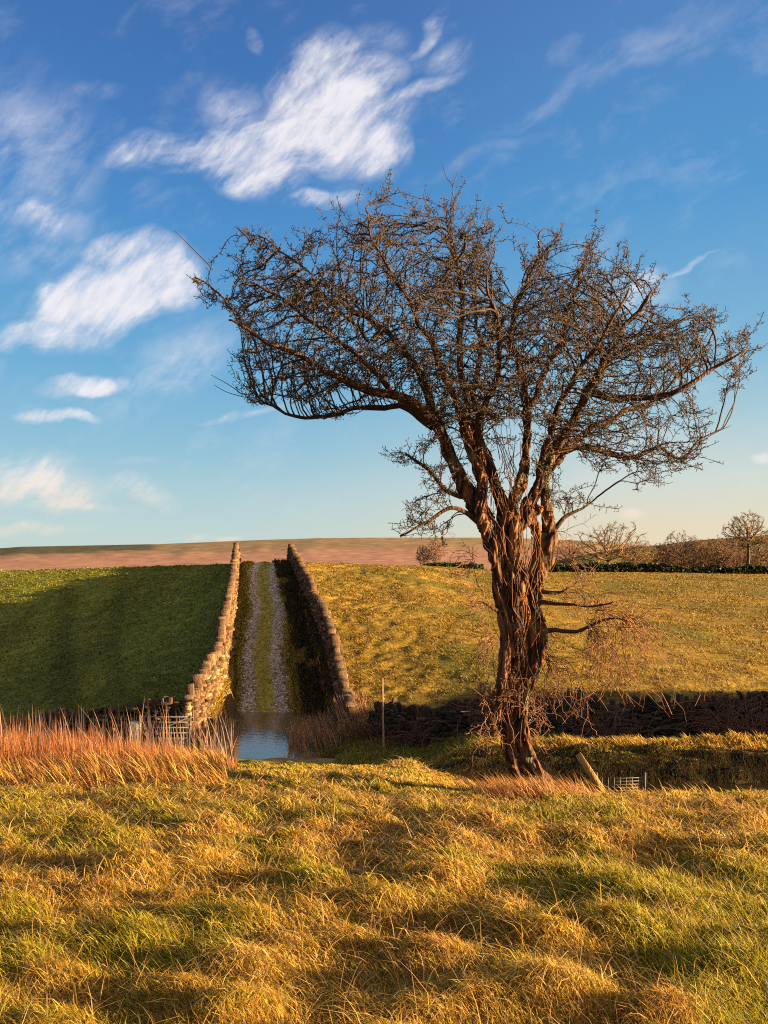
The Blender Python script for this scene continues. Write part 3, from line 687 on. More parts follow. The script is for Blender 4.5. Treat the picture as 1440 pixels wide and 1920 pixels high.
wall('stone_wall', wl, lambda s: 1.40+wob(s), 'sunlit dry stone wall climbing the left side of the farm track')
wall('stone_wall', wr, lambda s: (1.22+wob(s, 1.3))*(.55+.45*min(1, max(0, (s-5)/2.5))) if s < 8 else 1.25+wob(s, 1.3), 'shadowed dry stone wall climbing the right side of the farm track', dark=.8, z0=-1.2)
wall('stone_wall', [(-6.75, 24.9), (-13, 26.3), (-20, 28), (-30, 31)], lambda s: 1.22+wob(s, 2)*.5, 'shade coloured dry stone wall behind the gate and dead willowherb on the left', dark=.5)
wall('stone_wall', [(-.3, 24.6), (3, 23.4), (8, 22.6), (14, 22.2), (24, 22)], lambda s: .98+.016*s+wob(s, 3)*.6, 'shade coloured dry stone wall crossing behind the hawthorn on the right', dark=.4)

# ------------------------------------------------------------------ tubes and branching
class Tubes:
    def __init__(s): s.co = []; s.q = []; s.t = []; s.n = 0; s.c = []
    def edges(s, A, B, ra, rb, sides, col):
        """independent frusta A->B"""
        A = np.asarray(A); B = np.asarray(B); n = len(A)
        if n == 0: return
        d = B-A; l = np.linalg.norm(d, axis=1)[:, None]+1e-9; d = d/l
        ref = np.where(np.abs(d[:, 2:3]) < .9, np.array([[0, 0, 1.]]), np.array([[1., 0, 0]]))
        u = np.cross(d, ref); u /= np.linalg.norm(u, axis=1)[:, None]; v = np.cross(d, u)
        th_ = np.arange(sides)*2*np.pi/sides
        ring = u[:, None]*np.cos(th_)[None, :, None]+v[:, None]*np.sin(th_)[None, :, None]
        a = A[:, None]+ring*np.asarray(ra)[:, None, None]; b = B[:, None]+ring*np.asarray(rb)[:, None, None]
        co = np.concatenate([a, b], 1).reshape(-1, 3)
        k = np.arange(sides); q = np.stack([k, (k+1) % sides, (k+1) % sides+sides, k+sides], 1)
        s.q.append((q[None]+(np.arange(n)*2*sides)[:, None, None]+s.n).reshape(-1, 4)); s.co.append(co)
        c = np.broadcast_to(np.asarray(col), (n, 3)); s.c.append(np.repeat(c, 2*sides, axis=0)); s.n += len(co)
    def poly(s, pts, rad, sides, col, wob=0.0, cap=True):
        pts = np.asarray(pts, float); m = len(pts); rad = np.asarray(rad, float)
        tg = np.gradient(pts, axis=0); tg /= np.linalg.norm(tg, axis=1)[:, None]+1e-9
        u = np.cross(tg[0], [0.3, 1, 0.1]); u /= np.linalg.norm(u); rings = []
        for i in range(m):
            u = u-tg[i]*np.dot(u, tg[i]); u /= np.linalg.norm(u)+1e-9; v = np.cross(tg[i], u)
            th_ = np.arange(sides)*2*np.pi/sides
            rr = rad[i]*(1+(wob*(vn(np.cos(th_)*2+7+i*.13, np.sin(th_)*2+i*.21, 4)-.5)*2 if wob else 0))
            rings.append(pts[i]+(u[None]*np.cos(th_)[:, None]+v[None]*np.sin(th_)[:, None])*(rr if np.ndim(rr) == 0 else rr[:, None]))
        co = np.concatenate(rings); k = np.arange(sides)
        for i in range(m-1):
            s.q.append(np.stack([k, (k+1) % sides, (k+1) % sides+sides, k+sides], 1)+i*sides+s.n)
        if cap:
            for e, base in ((0, 0), (m-1, (m-1)*sides)):
                ctr = len(co); co = np.vstack([co, pts[e]])
                tri = np.stack([k+base, (k+1) % sides+base, np.full(sides, ctr)], 1)
                s.t.append((tri if e else tri[:, ::-1])+s.n)
        s.co.append(co); s.c.append(np.broadcast_to(np.asarray(col), (len(co), 3))); s.n += len(co)
    def build(s, name, mat, parent=None, smooth=True):
        return mesh_np(name, np.concatenate(s.co), tris=np.concatenate(s.t) if s.t else None, quads=np.concatenate(s.q) if s.q else None, mat=mat, col=np.concatenate(s.c), parent=parent, smooth=smooth)
def catmull(P_, step):
    P_ = np.asarray(P_, float); Q = np.vstack([2*P_[0]-P_[1], P_, 2*P_[-1]-P_[-2]]); out = []
    for i in range(1, len(Q)-2):
        n = max(2, int(np.linalg.norm((Q[i+1]-Q[i])[:3])/step))
        t = np.linspace(0, 1, n, endpoint=False)[:, None]
        out.append(.5*((2*Q[i])+(-Q[i-1]+Q[i+1])*t+(2*Q[i-1]-5*Q[i]+4*Q[i+1]-Q[i+2])*t*t+(-Q[i-1]+3*Q[i]-3*Q[i+1]+Q[i+2])*t**3))
    out.append(P_[-1:]); return np.concatenate(out)
TD = 9.0                                              # distance of the hawthorn
def L3(pts):
    """(px, py, depth offset, radius px) -> smooth 3D line with radius in metres"""
    a = np.array([list(P(p[0], p[1], TD+p[2]))+[p[3]/F*(TD+p[2])] for p in pts]); return a

tree = empty('hawthorn_tree', tuple(P(965, 1470, TD)))
tag(tree, 'old leaning hawthorn with a twisted red brown trunk and bare wind blown crown', 'tree')
T0 = np.array(tree.location)
trunk_strands = [
 [(1005,1500,.05,16),(978,1455,.02,18),(958,1405,0,20),(955,1335,.02,23),(955,1270,.0,22),(958,1200,.02,20),(952,1120,0,22),(940,1050,0,24),(915,985,0,24),(880,930,-.03,21),(850,870,-.05,17),(828,815,-.08,15),(800,775,-.1,14)],
 [(1066,1502,-.12,8),(1036,1470,-.08,10),(1005,1440,-.05,12),(985,1400,0,14),(974,1350,0,17),(978,1300,.02,20),(998,1250,.03,22),(1006,1200,.04,19),(1002,1150,.03,17),(1006,1100,.03,18),(1020,1050,.04,18),(1029,1010,.04,17),(1026,950,.04,13),(1018,900,.04,14),(1035,850,.04,13),(1060,815,.05,12)],
 [(1022,1500,.05,13),(990,1450,.06,16),(972,1395,.05,19),(962,1320,.06,24),(972,1250,.05,26),(980,1180,.06,24),(975,1110,.05,20),(962,1060,.04,16),(950,1010,.06,20),(945,960,.05,20),(925,900,.06,15),(895,840,.1,13),(878,790,.12,11)],
 [(1000,1500,.2,14),(978,1430,.2,14),(968,1330,.16,18),(985,1230,.16,20),(990,1160,.14,20),(985,1100,.12,15),(1000,1060,.06,12),(1010,1020,.03,12),(1000,985,0,15),(985,960,0,16),(1005,925,0,16),(1020,890,.02,14)],
 [(925,1380,-.12,10),(932,1320,-.12,14),(945,1260,-.12,15),(948,1190,-.10,15),(940,1120,-.10,15),(930,1050,-.12,16),(915,1000,-.12,16),(900,960,-.14,15),(905,910,-.12,13),(885,850,-.12,11),(870,800,-.14,10)],
 [(960,1230,-.14,10),(972,1180,-.15,14),(968,1120,-.15,13),(985,1085,-.13,9),(965,1040,-.1,11),(970,1000,-.1,14),(960,955,-.1,16),(975,910,-.06,14),(985,860,-.02,11),(988,800,0,11),(985,750,.02,9)],
 [(1000,1420,-.12,5),(988,1380,-.13,7),(982,1320,-.13,9),(1000,1270,-.12,10),(1016,1220,-.1,10),(1018,1170,-.08,9),(1004,1130,-.06,10)],
 [(960,1000,-.05,16),(985,975,-.05,15),(1010,950,-.03,13)],
 [(935,1035,.1,18),(955,1090,.1,22),(970,1140,.1,24)],
]
tt_ = Tubes()
for s_ in trunk_strands:
    c = catmull(L3(s_), .03); tt_.poly(c[:, :3]-T0, c[:, 3]*np.interp(c[:, 2], [.0, 1.6, 2.3], [.86, .80, .76]), 14, (.2, .1, .05), wob=.25)
raw = tt_.build('trunk_raw', None)
md = raw.modifiers.new('r', 'REMESH'); md.mode = 'VOXEL'; md.voxel_size = .0095
dg = bpy.context.evaluated_depsgraph_get(); ev = raw.evaluated_get(dg); tm = bpy.data.meshes.new_from_object(ev)
bpy.data.objects.remove(raw)
nv_ = len(tm.vertices); co = np.zeros(nv_*3, np.float32); no = np.zeros(nv_*3, np.float32)
tm.vertices.foreach_get('co', co); tm.vertices.foreach_get('normal', no); co = co.reshape(-1, 3); no = no.reshape(-1, 3)
ang_ = np.arctan2(co[:, 1], co[:, 0]-.0)
tw = co[:, 2]*.9+.25*np.sin(co[:, 2]*2.1)
def bark(c, f, fz, s):
    return (vn((c[:, 0]+.12*np.sin(c[:, 2]*3))*f+40, c[:, 2]*fz+c[:, 1]*f*.35, s)+vn((c[:, 1])*f+11, c[:, 2]*fz+c[:, 0]*f*.3, s+1))*.5
b1 = bark(co, 26, 3.0, 1); b2 = bark(co, 70, 9.0, 2); b3 = bark(co, 9, 1.6, 7)
rid = np.abs(b1-.5)*2; disp = .055*(b3-.5)+.036*(rid-.35)+.030*(b2-.5)
co2 = co+no*disp[:, None]
colr = lerp(np.array([.018, .010, .008]), np.array([.20, .080, .030]), sms(rid*.7+b2*.7, .30, .95)[:, None])*(.7+.6*b3)[:, None]
lich = sms(vn(co[:, 0]*7+3, co[:, 2]*5+co[:, 1]*6, 33)*.6+vn(co[:, 0]*30, co[:, 2]*28, 34)*.4, .60, .72)[:, None]
colr = lerp(colr, np.array([.13, .125, .07]), lich*.75)
tm.vertices.foreach_set('co', co2.astype(np.float32).ravel())
ca_ = tm.color_attributes.new('Col', 'FLOAT_COLOR', 'POINT'); c4 = np.ones((nv_, 4), np.float32); c4[:, :3] = colr; ca_.data.foreach_set('color', c4.ravel())
tm.polygons.foreach_set('use_smooth', np.ones(len(tm.polygons), bool)); tm.materials.clear(); tm.materials.append(MB_); tm.update()
tm.name = 'trunk'; to = bpy.data.objects.new('trunk', tm); COL.objects.link(to); to.parent = tree

limbs = [
 [(815,795,-.1,14),(770,755,-.2,12),(730,738,-.35,10),(680,722,-.5,9),(630,700,-.7,7),(570,670,-.9,5),(500,640,-1.1,4),(430,600,-1.2,2.5)],
 [(812,800,.0,11),(770,772,.1,8),(720,763,.2,6),(660,768,.3,5),(600,782,.4,4),(545,778,.4,3),(490,758,.5,2)],
 [(735,740,-.35,8),(700,690,-.5,7),(660,660,-.6,5),(600,610,-.8,4),(530,560,-.9,3),(470,530,-1.0,2)],
 [(830,820,.0,13),(805,745,.2,10),(780,690,.35,8),(740,640,.5,6),(690,600,.8,5),(620,560,1.1,3),(560,520,1.3,2)],
 [(870,800,-.1,10),(845,730,-.25,8),(820,660,-.4,7),(780,590,-.5,5),(740,520,-.6,4),(700,450,-.7,2.5),(690,400,-.7,1.5)],
 [(878,795,.1,10),(868,730,.15,8),(860,650,.2,7),(868,570,.3,5),(850,480,.3,3),(838,400,.3,2)],
 [(925,900,.06,10),(900,820,.4,8),(890,740,.8,7),(900,650,1.1,5),(890,560,1.3,3),(895,480,1.4,1)],
 [(895,850,-.1,9),(905,780,-.5,7),(930,700,-.8,6),(935,610,-1.1,5),(915,530,-1.3,2.2),(928,470,-1.4,1)],
 [(985,760,.02,9),(975,690,.1,7),(960,620,.1,6),(985,540,.1,4),(1010,480,.1,3),(1018,430,.1,1.5)],
 [(988,790,0,9),(1015,720,.3,7),(1050,640,.5,6),(1075,560,.6,4),(1095,500,.6,2.4),(1106,460,.6,1)],
 [(1040,840,.05,13),(1075,785,-.1,11),(1105,735,-.2,9),(1140,670,-.3,7),(1180,600,-.4,5),(1220,550,-.5,3)],
 [(1105,735,-.2,9),(1150,742,-.3,8),(1200,745,-.4,7),(1250,738,-.5,6),(1300,715,-.6,5),(1350,682,-.6,3.5),(1400,655,-.7,2)],
 [(1045,850,.1,10),(1090,835,.2,7),(1140,850,.3,6),(1190,855,.3,5),(1235,838,.3,4),(1275,860,.3,3),(1310,830,.3,2),(1355,805,.3,1.2)],
 [(1030,880,.04,9),(1085,820,.4,7),(1150,785,.7,6),(1220,750,1.0,4),(1290,690,1.2,3),(1340,620,1.2,2)],
 [(1065,810,.05,8),(1110,720,.5,7),(1170,660,.8,5),(1240,620,1.1,4),(1310,590,1.2,2)],
 [(1010,900,0,8),(1030,800,-.5,7),(1080,700,-.9,6),(1140,610,-1.2,4),(1180,540,-1.3,2)],
 [(880,935,-.03,7),(835,915,-.1,5),(800,880,-.1,4),(760,850,-.1,2)],
 [(905,985,-.05,7),(850,955,-.2,5),(800,975,-.3,3.5),(750,1005,-.3,2)],
 [(1032,1000,.04,7),(1055,975,.05,5),(1078,958,.05,3.5),(1105,945,.05,2)],
 [(690,640,-.7,4),(620,570,-.6,3),(565,500,-.5,2.0),(510,455,-.5,1.5),(472,440,-.5,1.1),(440,441,-.5,.8)],
 [(420,560,-1,3),(395,535,-1,2),(365,520,-1,1.2)],
 [(1008,1110,0,5),(1040,1108,-.05,4),(1065,1100,-.1,2)],
 [(1008,1128,0,6),(1050,1132,-.1,4),(1100,1138,-.2,2.5),(1150,1128,-.3,1.5)],
 [(1008,1188,0,7),(1050,1186,-.1,5),(1090,1178,-.15,4),(1150,1158,-.25,2),(1200,1170,-.3,1.2)],
 [(945,1150,-.1,6),(925,1145,-.2,4),(905,1130,-.25,2)],
]
BARKC = np.array([.055, .026, .014])
scaf = []   # (pos, parent, radius)
limb_lines = []
for lb in limbs:
    c = catmull(L3(lb), .05); m = len(c); c[:, 3] = c[:, 3]*.80
    c[2:-1, :3] += np.stack([np.interp(np.arange(m), np.arange(0, m+4, 4), RNG.normal(0, .018, len(np.arange(0, m+4, 4)))) for _ in range(3)], 1)[2:-1]
    limb_lines.append(c)
    tb = Tubes(); tb.poly(c[:, :3]-T0, c[:, 3]*1.02, 9, BARKC, wob=.35)
    tb.build('limb', MB_, tree)

# crown: space colonisation from the limbs into the crown's volume
CROWN = [(365,525),(395,600),(425,640),(455,700),(462,755),(560,792),(640,788),(715,772),(775,800),(735,850),(765,880),(800,875),(750,930),(742,1000),(830,1000),(895,965),(960,900),(1045,970),(1105,955),(1098,930),(1060,905),(1100,880),(1160,915),(1212,925),(1250,890),(1305,862),(1330,820),(1290,790),(1345,755),(1385,720),(1412,655),(1362,610),(1322,572),(1270,585),(1190,510),(1150,500),(1112,440),(1080,480),(1030,420),(990,440),(960,495),(940,425),(905,430),(850,375),(810,400),(760,380),(700,372),(650,410),(600,430),(560,470),(520,465),(460,440),(480,480),(430,500)]
CP = np.array(CROWN, float)
def inpoly(x, y):
    r = np.zeros(len(x), bool); n = len(CP); j = n-1
    for i in range(n):
        xi, yi = CP[i]; xj, yj = CP[j]
        c = ((yi > y) != (yj > y)) & (x < (xj-xi)*(y-yi)/(yj-yi+1e-9)+xi); r ^= c; j = i
    return r
def edged(x, y):
    d = np.full(len(x), 1e9); n = len(CP)
    for i in range(n):
        a = CP[i]; b = CP[(i+1) % n]; ab = b-a; t = np.clip(((x-a[0])*ab[0]+(y-a[1])*ab[1])/(ab@ab), 0, 1)
        d = np.minimum(d, np.hypot(x-a[0]-t*ab[0], y-a[1]-t*ab[1]))
    return d
na = 36000
ax = RNG.uniform(360, 1420, na*4); ay = RNG.uniform(365, 1005, na*4); k = inpoly(ax, ay); ax, ay = ax[k], ay[k]
gap = fbm(ax*.016, ay*.016, 201, 3)
k = RNG.random(len(ax)) < .22+.78*sms(gap, .40, .56); ax, ay = ax[k][:na], ay[k][:na]
ed0 = edged(ax, ay); rag = sms(fbm(ax*.028, ay*.028, 207, 3), .40, .62)*62
k = ed0 > rag-6; ax, ay = ax[k], ay[k]
# the dip between the two lobes
k = ~((np.abs(ax-962-(ay-480)*.05) < np.interp(ay, [380, 470, 560], [40, 26, 4])) & (ay < 560)); ax, ay = ax[k], ay[k]
ed = edged(ax, ay)/F*TD
half = np.minimum(1.9, .22+1.5*ed**.75)
dd = RNG.uniform(-1, 1, len(ax))*half
# fewer inside the hollow underside around the forks
dens_ = np.where((ay > 800) & (ax > 850) & (ax < 1010), .22, 1.0)
dens_ = np.where((ay > 820) & ((ax < 850) | (ax > 1010)), .55, dens_)
k = RNG.random(len(ax)) < dens_; ax, ay, dd = ax[k], ay[k], dd[k]
Dp = TD+dd
AT = np.stack([(ax-720)/F*Dp, Dp, CAMZ-(ay-HOR)/F*Dp], 1)
def colonize(AT, nodes, par, STEP, KILL, INF, bias, rnd, inertia, cap, rg, iters=140, base=None):
    NP_ = np.array(nodes, float); PAR = np.array(par); n0 = len(NP_)
    DIR = np.zeros_like(NP_); k = PAR >= 0; DIR[k] = NP_[k]-NP_[PAR[k]]; DIR[k] /= np.linalg.norm(DIR[k], axis=1)[:, None]+1e-9
    st = [np.full(len(AT), 1e9), np.zeros(len(AT), int)]
    def upd(new, i0):
        for s0 in range(0, len(new), 256):
            nn = new[s0:s0+256]
            d = (AT**2).sum(1)[:, None]+(nn**2).sum(1)[None]-2*AT@nn.T
            j = d.argmin(1); m = d[np.arange(len(AT)), j]; b = m < st[0]
            st[0] = np.where(b, m, st[0]); st[1] = np.where(b, i0+s0+j, st[1])
    upd(NP_, 0)
    for it in range(iters):
        act = st[0] < INF**2
        if not act.any() or len(NP_) > cap: break
        bi = st[1][act]; d = AT[act]-NP_[bi]; d /= np.linalg.norm(d, axis=1)[:, None]+1e-9
        acc = np.zeros((len(NP_), 3)); np.add.at(acc, bi, d); idx = np.unique(bi)
        v = acc[idx]; v /= np.linalg.norm(v, axis=1)[:, None]+1e-9
        if base is not None:
            ob = NP_[idx]-base; ob /= np.linalg.norm(ob, axis=1)[:, None]; v = v+ob*.35
        v = v+DIR[idx]*inertia+bias+rg.normal(0, rnd, v.shape); v /= np.linalg.norm(v, axis=1)[:, None]
        if base is not None:
            ok = ((v*ob).sum(1) > -.15)
            if not ok.any(): break
            v = v[ok]; idx = idx[ok]
        new = NP_[idx]+v*STEP*rg.uniform(.75, 1.2, len(idx))[:, None]
        i0 = len(NP_); NP_ = np.vstack([NP_, new]); PAR = np.r_[PAR, idx]; DIR = np.vstack([DIR, v])
        upd(new, i0)
        k = st[0] > KILL**2
        AT = AT[k]; st[0] = st[0][k]; st[1] = st[1][k]
        if len(AT) == 0: break
    return NP_, PAR, DIR, n0
def weights(PAR, n0):
    n = len(PAR); w = np.zeros(n); kids = np.zeros(n, int)
    for i in range(n-1, n0-1, -1):
        if kids[i] == 0: w[i] = 1
        kids[PAR[i]] += 1; w[PAR[i]] += w[i]
    return w, kids
nodes = []; par = []; rad0 = []
for c in limb_lines[:21]:
    for i in range(0, len(c)):
        nodes.append(c[i, :3]); par.append(-1 if i == 0 else len(nodes)-2); rad0.append(c[i, 3])
NP_, PAR, DIR, nsc = colonize(AT, nodes, par, .058, .070, .8, np.array([-.03, -.01, .06]), .15, .55, 70000, RNG, 75, np.array([1.15, 9.0, 2.2]))
w, kids = weights(PAR, nsc)
# lively shoots past the outline: extend a share of the outer tips
tips = np.where((kids == 0) & (np.arange(len(NP_)) >= nsc))[0]
ppx = 720+F*NP_[tips, 0]/NP_[tips, 1]; ppy = HOR-F*(NP_[tips, 2]-CAMZ)/NP_[tips, 1]
out_ = edged(ppx, ppy) < 24
ctr = np.array([1.0, 9.0, 3.2])
ext = tips[out_ & (RNG.random(len(tips)) < .40)]
cur = ext; v = DIR[ext]*.5+(NP_[ext]-ctr)/np.linalg.norm(NP_[ext]-ctr, axis=1)[:, None]*.7+np.array([0, 0, .25])
for st_ in range(7):
    v = v/np.linalg.norm(v, axis=1)[:, None]+RNG.normal(0, .17, v.shape); v /= np.linalg.norm(v, axis=1)[:, None]
    i0 = len(NP_); NP_ = np.vstack([NP_, NP_[cur]+v*.046]); PAR = np.r_[PAR, cur]; DIR = np.vstack([DIR, v]); cur = np.arange(i0, i0+len(cur))
    k = RNG.random(len(cur)) < .80; cur = cur[k]; v = v[k]
w, kids = weights(PAR, nsc)
n = len(NP_); print('crown nodes', n)
rr_ = .0035*np.maximum(w, 1)**.40
i = np.arange(nsc, n)
ra = np.where(PAR[i] < nsc, np.minimum(rr_[i]*1.1, np.array(rad0+[0])[np.minimum(PAR[i], nsc-1)]*.8+.002), rr_[PAR[i]]); ra = np.minimum(ra, rr_[i]*1.35)
tb = Tubes()
ccc = lerp(np.array([.028, .019, .015]), np.array([.052, .030, .020]), RNG.random(len(i))[:, None])*RNG.uniform(.7, 1.3, len(i))[:, None]
thick = rr_[i] > .009
A_ = NP_[PAR[i]]-T0; B_ = NP_[i]-T0
tb.edges(A_[thick], B_[thick]+(B_[thick]-A_[thick])*.06, ra[thick], rr_[i][thick], 6, ccc[thick])
tb.edges(A_[~thick], B_[~thick], ra[~thick], rr_[i][~thick], 3, ccc[~thick])
# short spurs with knobbly ends, thickest on the outer twigs
m = 56000
thin_i = np.where((np.arange(n) >= nsc) & (w < 6))[0]
src = RNG.choice(thin_i, m); p0 = NP_[src]-T0; pd = DIR[src]
dv = pd*.35+RNG.normal(0, .75, (m, 3))+np.array([0, 0, .25]); dv /= np.linalg.norm(dv, axis=1)[:, None]
ln_ = RNG.uniform(.012, .05, m); p1 = p0+dv*ln_[:, None]
dv2 = dv+RNG.normal(0, .5, (m, 3))+np.array([0, 0, .3]); dv2 /= np.linalg.norm(dv2, axis=1)[:, None]; p2 = p1+dv2*(ln_*.5)[:, None]
cs = lerp(np.array([.035, .024, .018]), np.array([.08, .06, .042]), RNG.random(m)[:, None])
tb.edges(p0, p1, np.full(m, .0030), np.full(m, .0026), 3, cs); tb.edges(p1, p2, np.full(m, .0030), np.full(m, .0052), 3, cs)
tw_o = tb.build('crown_twigs', MW, tree, smooth=False); tag(tw_o, kind='stuff')

# long whippy shoots sticking out of the crown
tb = Tubes()
for sp in [[(400,505,-1,2),(370,475,-1,1.6),(345,450,-1,1.2),(328,434,-1,.9)],[(455,740,.4,1.6),(430,722,.4,1.2),(396,703,.4,.8)],[(460,745,.4,1.4),(425,735,.4,1.1),(402,722,.4,.8)],
           [(845,385,.2,1.8),(850,350,.2,1.5),(838,335,.2,1.1),(830,310,.2,.8)],[(848,350,.2,1.4),(856,330,.2,1.1),(860,318,.2,.8)],[(1310,832,.3,1.8),(1335,815,.3,1.3),(1372,797,.3,.9)],
           [(900,410,.2,1.3),(908,390,.2,1),(913,382,.2,.8)],[(965,470,.2,1.4),(962,440,.2,1),(968,430,.2,.8)],[(765,385,.2,1.2),(762,362,.2,.8)]]:
    c = catmull(L3(sp), .05); tb.poly(c[:, :3]-T0, c[:, 3]*.6, 5, (.06, .04, .03))
tag(tb.build('whip_shoots', MW, tree), kind='stuff')

# ivy stems and epicormic shoots crawling over the trunk
tb = Tubes()
def surf_y(px, py):
    """front face of the trunk"""
    return TD-.22
for k in range(95):
    py = RNG.uniform(850, 1400); lo = np.interp(py, [850, 930, 1000, 1080, 1180, 1250, 1330, 1400], [835, 875, 905, 925, 935, 930, 930, 948])
    hi = np.interp(py, [850, 930, 1000, 1080, 1180, 1250, 1330, 1400], [930, 1000, 1040, 1030, 1018, 1020, 990, 990])
    px = RNG.uniform(lo, hi); pts = []; m_ = RNG.integers(4, 9); dx = RNG.normal(0, 6); off = RNG.uniform(-.06, .05)
    for j in range(m_):
        l2 = np.interp(py, [850, 930, 1000, 1080, 1180, 1250, 1330, 1400], [835, 875, 905, 925, 935, 930, 930, 948])
        h2 = np.interp(py, [850, 930, 1000, 1080, 1180, 1250, 1330, 1400], [930, 1000, 1040, 1030, 1018, 1020, 990, 990])
        u_ = np.clip((px-l2)/(h2-l2)*2-1, -1.0, 1.0)
        pts.append((px, py, -.17*math.sqrt(max(0, 1-u_*u_*.9))-.03+off*.4, RNG.uniform(.5, 1.15)))
        py -= RNG.uniform(14, 30); dx = dx*.6+RNG.normal(0, 6); px += dx - (4 if py < 1000 else 0)
    c = catmull(L3(pts), .03); tb.poly(c[:, :3]-T0, c[:, 3]*np.linspace(1, .6, len(c)), 5, lerp(np.array([.22, .09, .035]), np.array([.07, .04, .03]), RNG.random()))
tag(tb.build('climbing_stems', MW, tree), kind='stuff')
tb = Tubes()
def spray(px, py, dep, ang, n, L, spread, grav, r=1.3, col=(.22, .11, .07), kinks=9, jit=.34):
    n = int(n*1.6); r = r*.62; col = tuple(v*.62 for v in col)
    for k in range(n):
        a = ang+RNG.normal(0, spread); b = RNG.normal(0, .5); l = L*RNG.uniform(.4, 1.1)/kinks
        p = P(px+RNG.normal(0, 8), py+RNG.normal(0, 10), TD+dep); v = np.array([math.cos(a), b, math.sin(a)]); pts = [p.copy()]
        for j in range(kinks):
            v = v+RNG.normal(0, jit, 3)+np.array([0, 0, -grav]); v /= np.linalg.norm(v); p = p+v*l; pts.append(p.copy())
            if RNG.random() < .5:
                w_ = v+RNG.normal(0, .7, 3); w_ /= np.linalg.norm(w_); q_ = p+w_*l*RNG.uniform(.4, 1.3); w2 = w_+RNG.normal(0, .4, 3)+np.array([0, 0, -grav]); w2 /= np.linalg.norm(w2)
                tb.edges([p-T0, q_-T0], [q_-T0, q_+w2*l-T0], [r*.7/F*TD]*2, [r*.5/F*TD]*2, 3, np.array(col)*RNG.uniform(.7, 1.3))
        pts = np.array(pts)-T0; rr = np.linspace(r, r*.45, len(pts))/F*TD
        tb.edges(pts[:-1], pts[1:], rr[:-1], rr[1:], 3, np.array(col)*RNG.uniform(.7, 1.4))
spray(1060, 1105, -.1, .1, 8, .6, .5, .1); spray(1120, 1135, -.2, -.2, 12, 1.0, .6, .22, col=(.3, .14, .07)); spray(1170, 1160, -.3, -.4, 16, 1.3, .6, .3, col=(.32, .15, .08))
spray(1110, 1170, -.2, -.7, 16, 1.4, .6, .3, col=(.28, .13, .07)); spray(1030, 1230, 0, -.6, 16, .9, .6, .3)
spray(1080, 1060, 0, -.5, 7, .6, .6, .25, r=1.1); spray(1045, 1010, 0, .4, 6, .5, .5, .1, r=1.0)
spray(905, 1135, -.25, 2.8, 12, .5, .6, .1, r=1.0); spray(920, 1200, -.2, 3.3, 14, .6, .7, .2, r=1.0); spray(890, 1060, -.1, 3.4, 12, .6, .6, .15, r=1.0)
spray(935, 1330, -.1, 2.4, 14, .55, .9, .02, col=(.26, .13, .07), jit=.45); spray(925, 1370, -.15, 3.0, 12, .5, .8, .05, jit=.45)
spray(990, 1340, .1, .5, 18, .75, .8, .1, col=(.26, .13, .08), jit=.45); spray(905, 1300, -.1, 2.0, 14, .35, .8, .05, col=(.34, .17, .08), jit=.4)
spray(960, 1300, -.2, 1.5, 12, .4, 1.2, .05, jit=.5)
tag(tb.build('side_shoots', MW, tree, smooth=False), kind='stuff')

# ------------------------------------------------------------------ background trees
def far_tree(name, px, base, top, width, D, seed, label, col=(.17, .10, .06), lean=0.0, trunkf=.15, dens=1.0, group='bare trees beyond the pasture'):
    col = tuple(v*.75 for v in col)
    rg = np.random.default_rng(seed)
    b = P(px, base, D); Ht = (base-top)/F*D; Wd = width/F*D
    root = empty(name, tuple(b)); tag(root, label, 'tree', group)
    n_at = 1500
    u_ = rg.normal(0, 1, (n_at, 3)); u_ /= np.linalg.norm(u_, axis=1)[:, None]; rad_ = rg.random(n_at)**.4
    q = u_*rad_[:, None]; q[:, 2] = np.where(q[:, 2] < 0, q[:, 2]*.55, q[:, 2])
    lump = 1+.5*(fbm(u_[:, 0]*2+seed, u_[:, 2]*2+u_[:, 1], seed, 3)-.5)*2
    cz = Ht*(trunkf+.20)
    AT = np.stack([q[:, 0]*Wd/2*lump+lean*Ht*.2, q[:, 1]*Wd/2*lump, cz+q[:, 2]*(Ht-cz)*lump], 1)
    tr0 = np.array([0., 0, 0]); tv = np.array([lean, 0, 1.]); tv /= np.linalg.norm(tv)
    r0 = .022*Ht; m_ = 6
    line = np.array([tr0+tv*Ht*(trunkf+.06)*t_+np.array([.02*Ht*math.sin(t_*3), 0, 0]) for t_ in np.linspace(0, 1, m_)])
    tk = Tubes(); tk.poly(line, np.linspace(r0*1.5, r0*.9, m_), 8, np.array(col)*.6)
    st_ = max(Ht, Wd)*.030
    NPn, PARn, DIRn, n0 = colonize(AT, [line[-3], line[-2], line[-1]], [-1, 0, 1], st_, st_*1.5, Ht*.8, np.array([0, 0, .05]), .12, .6, 4200, rg)
    w_, kd_ = weights(PARn, n0); rr = np.minimum(.00019*D*dens*np.maximum(w_, 1)**.42, r0*.75)
    ii = np.arange(n0, len(NPn)); cr = Tubes(); cr.edges(NPn[PARn[ii]], NPn[ii], np.minimum(rr[PARn[ii]], rr[ii]*1.3), rr[ii], 3, np.array(col)[None]*rg.uniform(.7, 1.3, (len(ii), 1)))
    m2 = 2600; sr = rg.choice(ii[w_[ii] < 5], m2); dv = DIRn[sr]+rg.normal(0, .7, (m2, 3)); dv /= np.linalg.norm(dv, axis=1)[:, None]
    cr.edges(NPn[sr], NPn[sr]+dv*st_*1.5, np.full(m2, .00016*D), np.full(m2, .00010*D), 3, np.array(col)[None]*rg.uniform(.7, 1.4, (m2, 1)))
    tk.build('trunk', MW, root); cr.build('crown', MW, root, smooth=False)
far_tree('bare_tree', 1140, 1068, 975, 118, 112, 1, 'broad rounded bare tree just right of the hawthorn trunk', (.15, .085, .045), .0, .13, 1.5)
